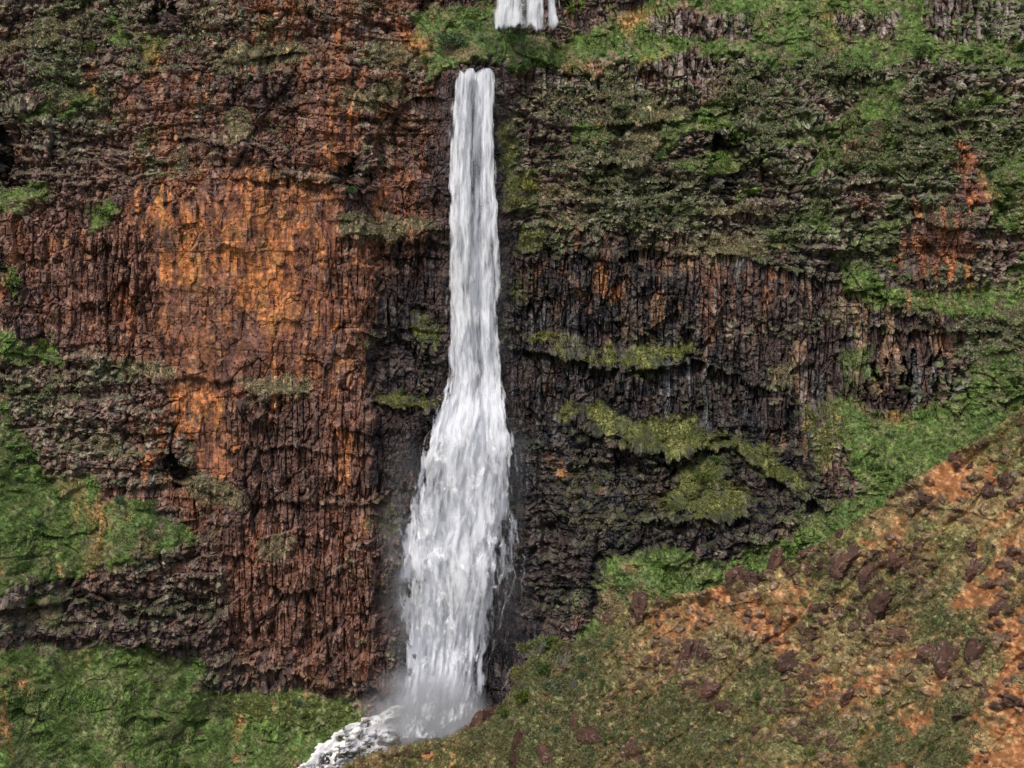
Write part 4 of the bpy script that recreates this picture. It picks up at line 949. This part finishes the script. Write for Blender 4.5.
# falling strands: thousands of thin tapered tongues of water, one mesh
def strands(name, n, seed, Lf, Rt, y0, y1, Dfun, off, lenr, wr, parent, mat, side=0.0, flowk=1):
    r = np.random.default_rng(seed); seg = 9
    ys = y0 + (y1 - y0) * r.random(n) ** .85
    u = np.clip(r.beta(1.6, 1.6, n), .01, .99)
    if side: u = np.where(r.random(n) < .4, np.where(r.random(n) < .5, r.random(n) * .12, 1 - r.random(n) * .12), u)
    ln = lenr[0] + (lenr[1] - lenr[0]) * r.random(n) ** 1.5
    w = wr[0] + (wr[1] - wr[0]) * r.random(n) ** 2
    dd = off * (.7 + .9 * r.random(n))
    t = np.linspace(0, 1, seg)[None]
    py = np.minimum(ys[:, None] + ln[:, None] * t, y1 + 4)
    ph = r.random((n, 1)) * 50
    uu = u[:, None] + (fbm(py / 22 + ph, py * 0 + ph, seed, 3) - .5) * .10
    l = interp(py, Lf); q = interp(py, Rt)
    px = l + (q - l) * uu
    C_ = at(px, py, Dfun(py) - dd[:, None] - 1.2 * (1 - (2 * uu - 1) ** 2))
    prof = (np.sin(np.pi * t ** .6) ** .8) * w[:, None] * (.7 + .6 * vn(py / 3 + ph, ph + 0 * py, seed + 3))
    A = C_.copy(); B = C_.copy(); A[..., 0] -= prof; B[..., 0] += prof; C_[..., 1] -= prof * .8
    V = np.stack([A, C_, B], 2).reshape(n, seg * 3, 3)
    base = (np.arange(n) * seg * 3)[:, None]
    f = []
    for s_ in range(seg - 1):
        for e in (0, 1):
            f.append(np.stack([base[:, 0] + s_ * 3 + e, base[:, 0] + s_ * 3 + 3 + e, base[:, 0] + s_ * 3 + 4 + e, base[:, 0] + s_ * 3 + 1 + e], -1))
    Fc = np.concatenate(f, 0)
    fl_ = np.stack([px * .18, -py * .18, px * 0 + ph], -1); fl_ = np.repeat(fl_[:, :, None], 3, 2).reshape(-1, 3)
    de = np.repeat(((.50 + .25 * r.random(n))[:, None] * np.sin(np.pi * np.clip(t, .02, .98)) ** .35)[:, :, None], 3, 2); de[..., 0] *= .25; de[..., 2] *= .25
    return link(name, mesh_np(name, V.reshape(-1, 3), Fc, [mat], True, {'flow': fl_, 'dens': de.ravel()}), parent=parent)
o = strands('falling_strands', 520, 41, CORE_L, CORE_R, 72, 720, fall_D, 1.6, (14, 60), (.4, 1.3), None, WS); reloc(o)
# side trickles over the wet rock at the lower right of the fall
TRK = [[(508,545),(516,580),(503,610),(498,640),(487,665),(480,690)], [(524,640),(512,668),(502,690),(497,715)], [(512,520),(524,560),(522,600)], [(495,600),(487,640),(478,670),(474,700)]]
for kx, tr in enumerate(TRK):
    yy = np.linspace(tr[0][1], tr[-1][1], 40); xx = np.interp(yy, [q[1] for q in tr], [q[0] for q in tr]) + (fbm(yy / 6, yy * 0, 860 + kx, 3) - .5) * 5
    Dk = np.minimum(lookup(blur(P[..., 1], 2, 2), xx, yy) + 400 - .5, 400); Dk = blur(Dk[None], 3, 0)[0] - .6
    Ck = at(xx, yy, Dk); wv = .06 + .2 * vn(yy / 5, yy * 0, 870 + kx)
    A = Ck.copy(); B = Ck.copy(); A[:, 0] -= wv; B[:, 0] += wv
    V = np.stack([A, Ck + np.array([0, -.15, 0]), B], 1).reshape(-1, 3)
    me = mesh_np('trickle', V, grid_faces(40, 3), [WS], True, {'flow': np.repeat(np.stack([xx * .18, -yy * .18, xx * 0], -1), 3, 0), 'dens': np.full(120, .62)})
    reloc(link('trickle', me))

# upper fall
upf = bpy.data.objects.new('waterfall', None); COL.objects.link(upf); upf.location = at(526, 30, 428)
tag(upf, 'short wide upper waterfall cut off by the top border', 'waterfall'); bpy.context.view_layer.update()
UL = [(-60,504),(-20,498),(0,492),(14,489),(34,488)]; UR = [(-60,552),(-20,556),(0,560),(20,563),(34,564)]
upD = float(blur(DBASE, 3, 3)[int((26 - Y0) / STEP), int((526 - X0) / STEP)])
wallu = lookup(P[..., 1], *np.meshgrid(np.arange(490, 562, 2.0), np.arange(-60, 34, 2.0))) + 400
upmin = float(np.quantile(wallu[-8:], .1))
def up_D(py): return upmin - .5 + 0 * py
def dens_up(U, y, x):
    g = .22 * np.exp(-((x - 524) / 4) ** 2) + .38 * np.exp(-((x - 546) / 3) ** 2)
    return np.clip(.72 * edge(U, .12) + .04 - g, 0, 1) * (1 - sstep(24, 37, y + (fbm(x / 5, y * 0, 5, 3) - .5) * 14))
for o in [fall_sheet('water_sheet', 5, UL, UR, -60, 36, .2, .5, WM, dens_up, None, 60, 80, Dfun=up_D), fall_sheet('veil', 6, UL, UR, -60, 36, -.2, .3, WB, dens_up, None, 60, 80, Dfun=up_D),
          strands('falling_strands', 260, 47, UL, UR, -58, 20, up_D, .6, (8, 30), (.2, .6), None, WS)]:
    o.parent = upf; o.matrix_parent_inverse = upf.matrix_world.inverted()

# stream running off from the foot of the fall
def stream_mat():
    m, nt, nn, ll = nodes_of('stream_water')
    out = N(nt, 'ShaderNodeOutputMaterial'); bs = N(nt, 'ShaderNodeBsdfPrincipled', Roughness=.35)
    fl = N(nt, 'ShaderNodeAttribute', attribute_name='flow'); de = N(nt, 'ShaderNodeAttribute', attribute_name='dens')
    n1 = N(nt, 'ShaderNodeTexNoise', Scale=.9, Detail=7.0, Roughness=.7, Distortion=1.0); ll.new(fl.outputs['Vector'], n1.inputs['Vector'])
    s = math_n(nt, 'ADD', n1.outputs['Fac'], math_n(nt, 'MULTIPLY_ADD', de.outputs['Fac'], .7, -.35))
    mr = N(nt, 'ShaderNodeMapRange', interpolation_type='SMOOTHSTEP'); mr.inputs['From Min'].default_value = .33; mr.inputs['From Max'].default_value = .66; ll.new(s, mr.inputs['Value'])
    mx = N(nt, 'ShaderNodeMix', data_type='RGBA'); ll.new(mr.outputs[0], mx.inputs[0]); mx.inputs[6].default_value = (.42, .41, .42, 1); mx.inputs[7].default_value = (.78, .76, .72, 1)
    ll.new(mx.outputs[2], bs.inputs['Base Color'])
    bp = N(nt, 'ShaderNodeBump', Strength=.4, Distance=.2); ll.new(n1.outputs['Fac'], bp.inputs['Height']); ll.new(bp.outputs[0], bs.inputs['Normal'])
    ll.new(bs.outputs[0], out.inputs[0]); return m
SL = [(704,398),(712,372),(720,345),(730,328),(742,312),(755,303),(768,292),(800,270),(840,240)]
SR = [(704,470),(712,468),(722,462),(735,440),(745,415),(757,385),(768,365),(800,330),(840,300)]
py = np.linspace(706, 840, 150); u = np.linspace(0, 1, 90); U, PYs = np.meshgrid(u, py)
l = interp(PYs, SL); r_ = interp(PYs, SR); pxs_ = l + (r_ - l) * U
Ds = blur(lookup(P[..., 1], pxs_, PYs) + 400, 4, 4) 
Ds = np.minimum(Ds, lookup(P[..., 1], pxs_, PYs) + 400) - .75 + 2.2 * (1 - sstep(0, .14, U + (fbm(PYs / 5, U * 0, 883, 3) - .5) * .16)) + 2.2 * (1 - sstep(0, .14, 1 - U)) + .9 * sstep(.50, .62, fbm(pxs_ / 9, PYs / 6, 884, 3))
Xs = at(pxs_, PYs, Ds)
Xs[..., 2] += (fbm(Xs[..., 0] / 1.0, Xs[..., 1] / 1.0, 880, 4, .6) - .5) * .6
lineA = interp(PYs, [(704,430),(712,398),(725,345),(745,320),(765,301),(840,240)]); lineB = interp(PYs, [(704,440),(716,392),(728,360),(740,345),(755,332),(768,322),(840,270)])
wv = 5 * (fbm(PYs / 6, PYs * 0, 885, 3) - .5) * 2
dn = .16 + .22 * fbm(pxs_ / 14, PYs / 7, 887, 3) + .75 * np.exp(-((pxs_ - lineA - wv) / 5) ** 2) + .75 * np.exp(-((pxs_ - lineB + wv) / 5) ** 2) + .35 * (1 - sstep(706, 730, PYs))
link('stream', mesh_np('stream', Xs.reshape(-1, 3), grid_faces(*U.shape), [stream_mat()], True, {'flow': Xs.reshape(-1, 3), 'dens': np.clip(dn, 0, 1.2).ravel()}), kind='structure')
# small basin below the upper fall
# ------------------------------------------------------------------ MIST
def mist_mat(name, dens, sc=.12):
    m, nt, nn, ll = nodes_of(name)
    out = N(nt, 'ShaderNodeOutputMaterial'); vo = N(nt, 'ShaderNodeVolumePrincipled'); vo.inputs['Color'].default_value = (.93, .94, .97, 1); vo.inputs['Anisotropy'].default_value = .1
    tc = N(nt, 'ShaderNodeTexCoord')
    le = N(nt, 'ShaderNodeVectorMath', operation='LENGTH'); ll.new(tc.outputs['Object'], le.inputs[0])
    ge = N(nt, 'ShaderNodeNewGeometry'); mp = N(nt, 'ShaderNodeMapping'); mp.inputs['Scale'].default_value = (1, 1, .45); ll.new(ge.outputs['Position'], mp.inputs[0])
    no = N(nt, 'ShaderNodeTexNoise', Scale=sc * 3, Detail=3.0, Roughness=.6); ll.new(mp.outputs[0], no.inputs['Vector'])
    f = math_n(nt, 'SUBTRACT', 1.0, le.outputs['Value'], clamp=True)
    f = math_n(nt, 'POWER', f, 1.3)
    k = math_n(nt, 'MULTIPLY_ADD', no.outputs['Fac'], 3.0, -.95, clamp=True)
    ll.new(math_n(nt, 'MULTIPLY', math_n(nt, 'MULTIPLY', f, k), dens), vo.inputs['Density'])
    ll.new(vo.outputs[0], out.inputs['Volume'])
    return m
def mist(px, py, rx, ry, rz, dens, tilt=0):
    D_ = fall_D(np.array([py]))[0]
    c0 = at(px, py, D_ - 1.0)
    bm = bmesh.new(); bmesh.ops.create_icosphere(bm, subdivisions=3, radius=1.0); me = bpy.data.meshes.new('mist'); bm.to_mesh(me); bm.free()
    me.materials.append(mist_mat('spray', dens))
    o = bpy.data.objects.new('mist', me); COL.objects.link(o); o.location = c0; o.scale = (rx, ry, rz); o.rotation_euler = (0, math.radians(tilt), 0); o['kind'] = 'stuff'
mist(402, 600, 5, 4, 22, .26, -4)
mist(516, 470, 3.6, 3, 17, .05, 0)
mist(500, 300, 2.6, 2.5, 22, .04, 0)
mist(425, 718, 13, 6, 11, 1.3, 0)
mist(405, 470, 6, 3, 10, .07, 0)
mist(512, 600, 5, 3, 14, .04, 0)
mist(372, 745, 9, 5, 4.5, .35, 0)
mist(460, 560, 12, 4, 26, .05, 0)
mist(448, 733, 12, 5, 6, 1.3, 0)

# ------------------------------------------------------------------ LIGHT
world = bpy.data.worlds.new('World'); scene.world = world; world.use_nodes = True
nt = world.node_tree; nt.nodes.clear()
sky = nt.nodes.new('ShaderNodeTexSky'); sky.sky_type = 'NISHITA'; sky.sun_disc = False
EL, AZ = 52.0, 200.0       # compass-like: sun behind the camera's left shoulder
sky.sun_elevation = math.radians(EL); sky.sun_rotation = math.radians(AZ)
sky.air_density = 1.0; sky.dust_density = 3.0; sky.ozone_density = 1.0
bg = nt.nodes.new('ShaderNodeBackground'); bg.inputs[1].default_value = .12
wo = nt.nodes.new('ShaderNodeOutputWorld')
nt.links.new(sky.outputs[0], bg.inputs[0]); nt.links.new(bg.outputs[0], wo.inputs[0])
sd = bpy.data.lights.new('sun', 'SUN'); sd.energy = 2.0; sd.angle = math.radians(12); sd.color = (1, .96, .90)
so = bpy.data.objects.new('sun', sd); COL.objects.link(so); so.location = (0, -300, 300)
# direction towards the sun
az = math.radians(AZ)
from mathutils import Vector
ds = Vector((math.sin(az) * math.cos(math.radians(EL)), math.cos(az) * math.cos(math.radians(EL)), math.sin(math.radians(EL))))
so.rotation_euler = ds.to_track_quat('Z', 'Y').to_euler()

vs = scene.view_settings; vs.view_transform = 'Standard'; vs.look = 'None'; vs.gamma = 1; vs.exposure = 0.5; vs.use_curve_mapping = False
cy = scene.cycles
cy.use_denoising = True; cy.max_bounces = 6; cy.transparent_max_bounces = 24; cy.volume_bounces = 1; cy.volume_step_rate = 1.0; cy.diffuse_bounces = 3
cy.use_adaptive_sampling = True; cy.adaptive_threshold = 0.015
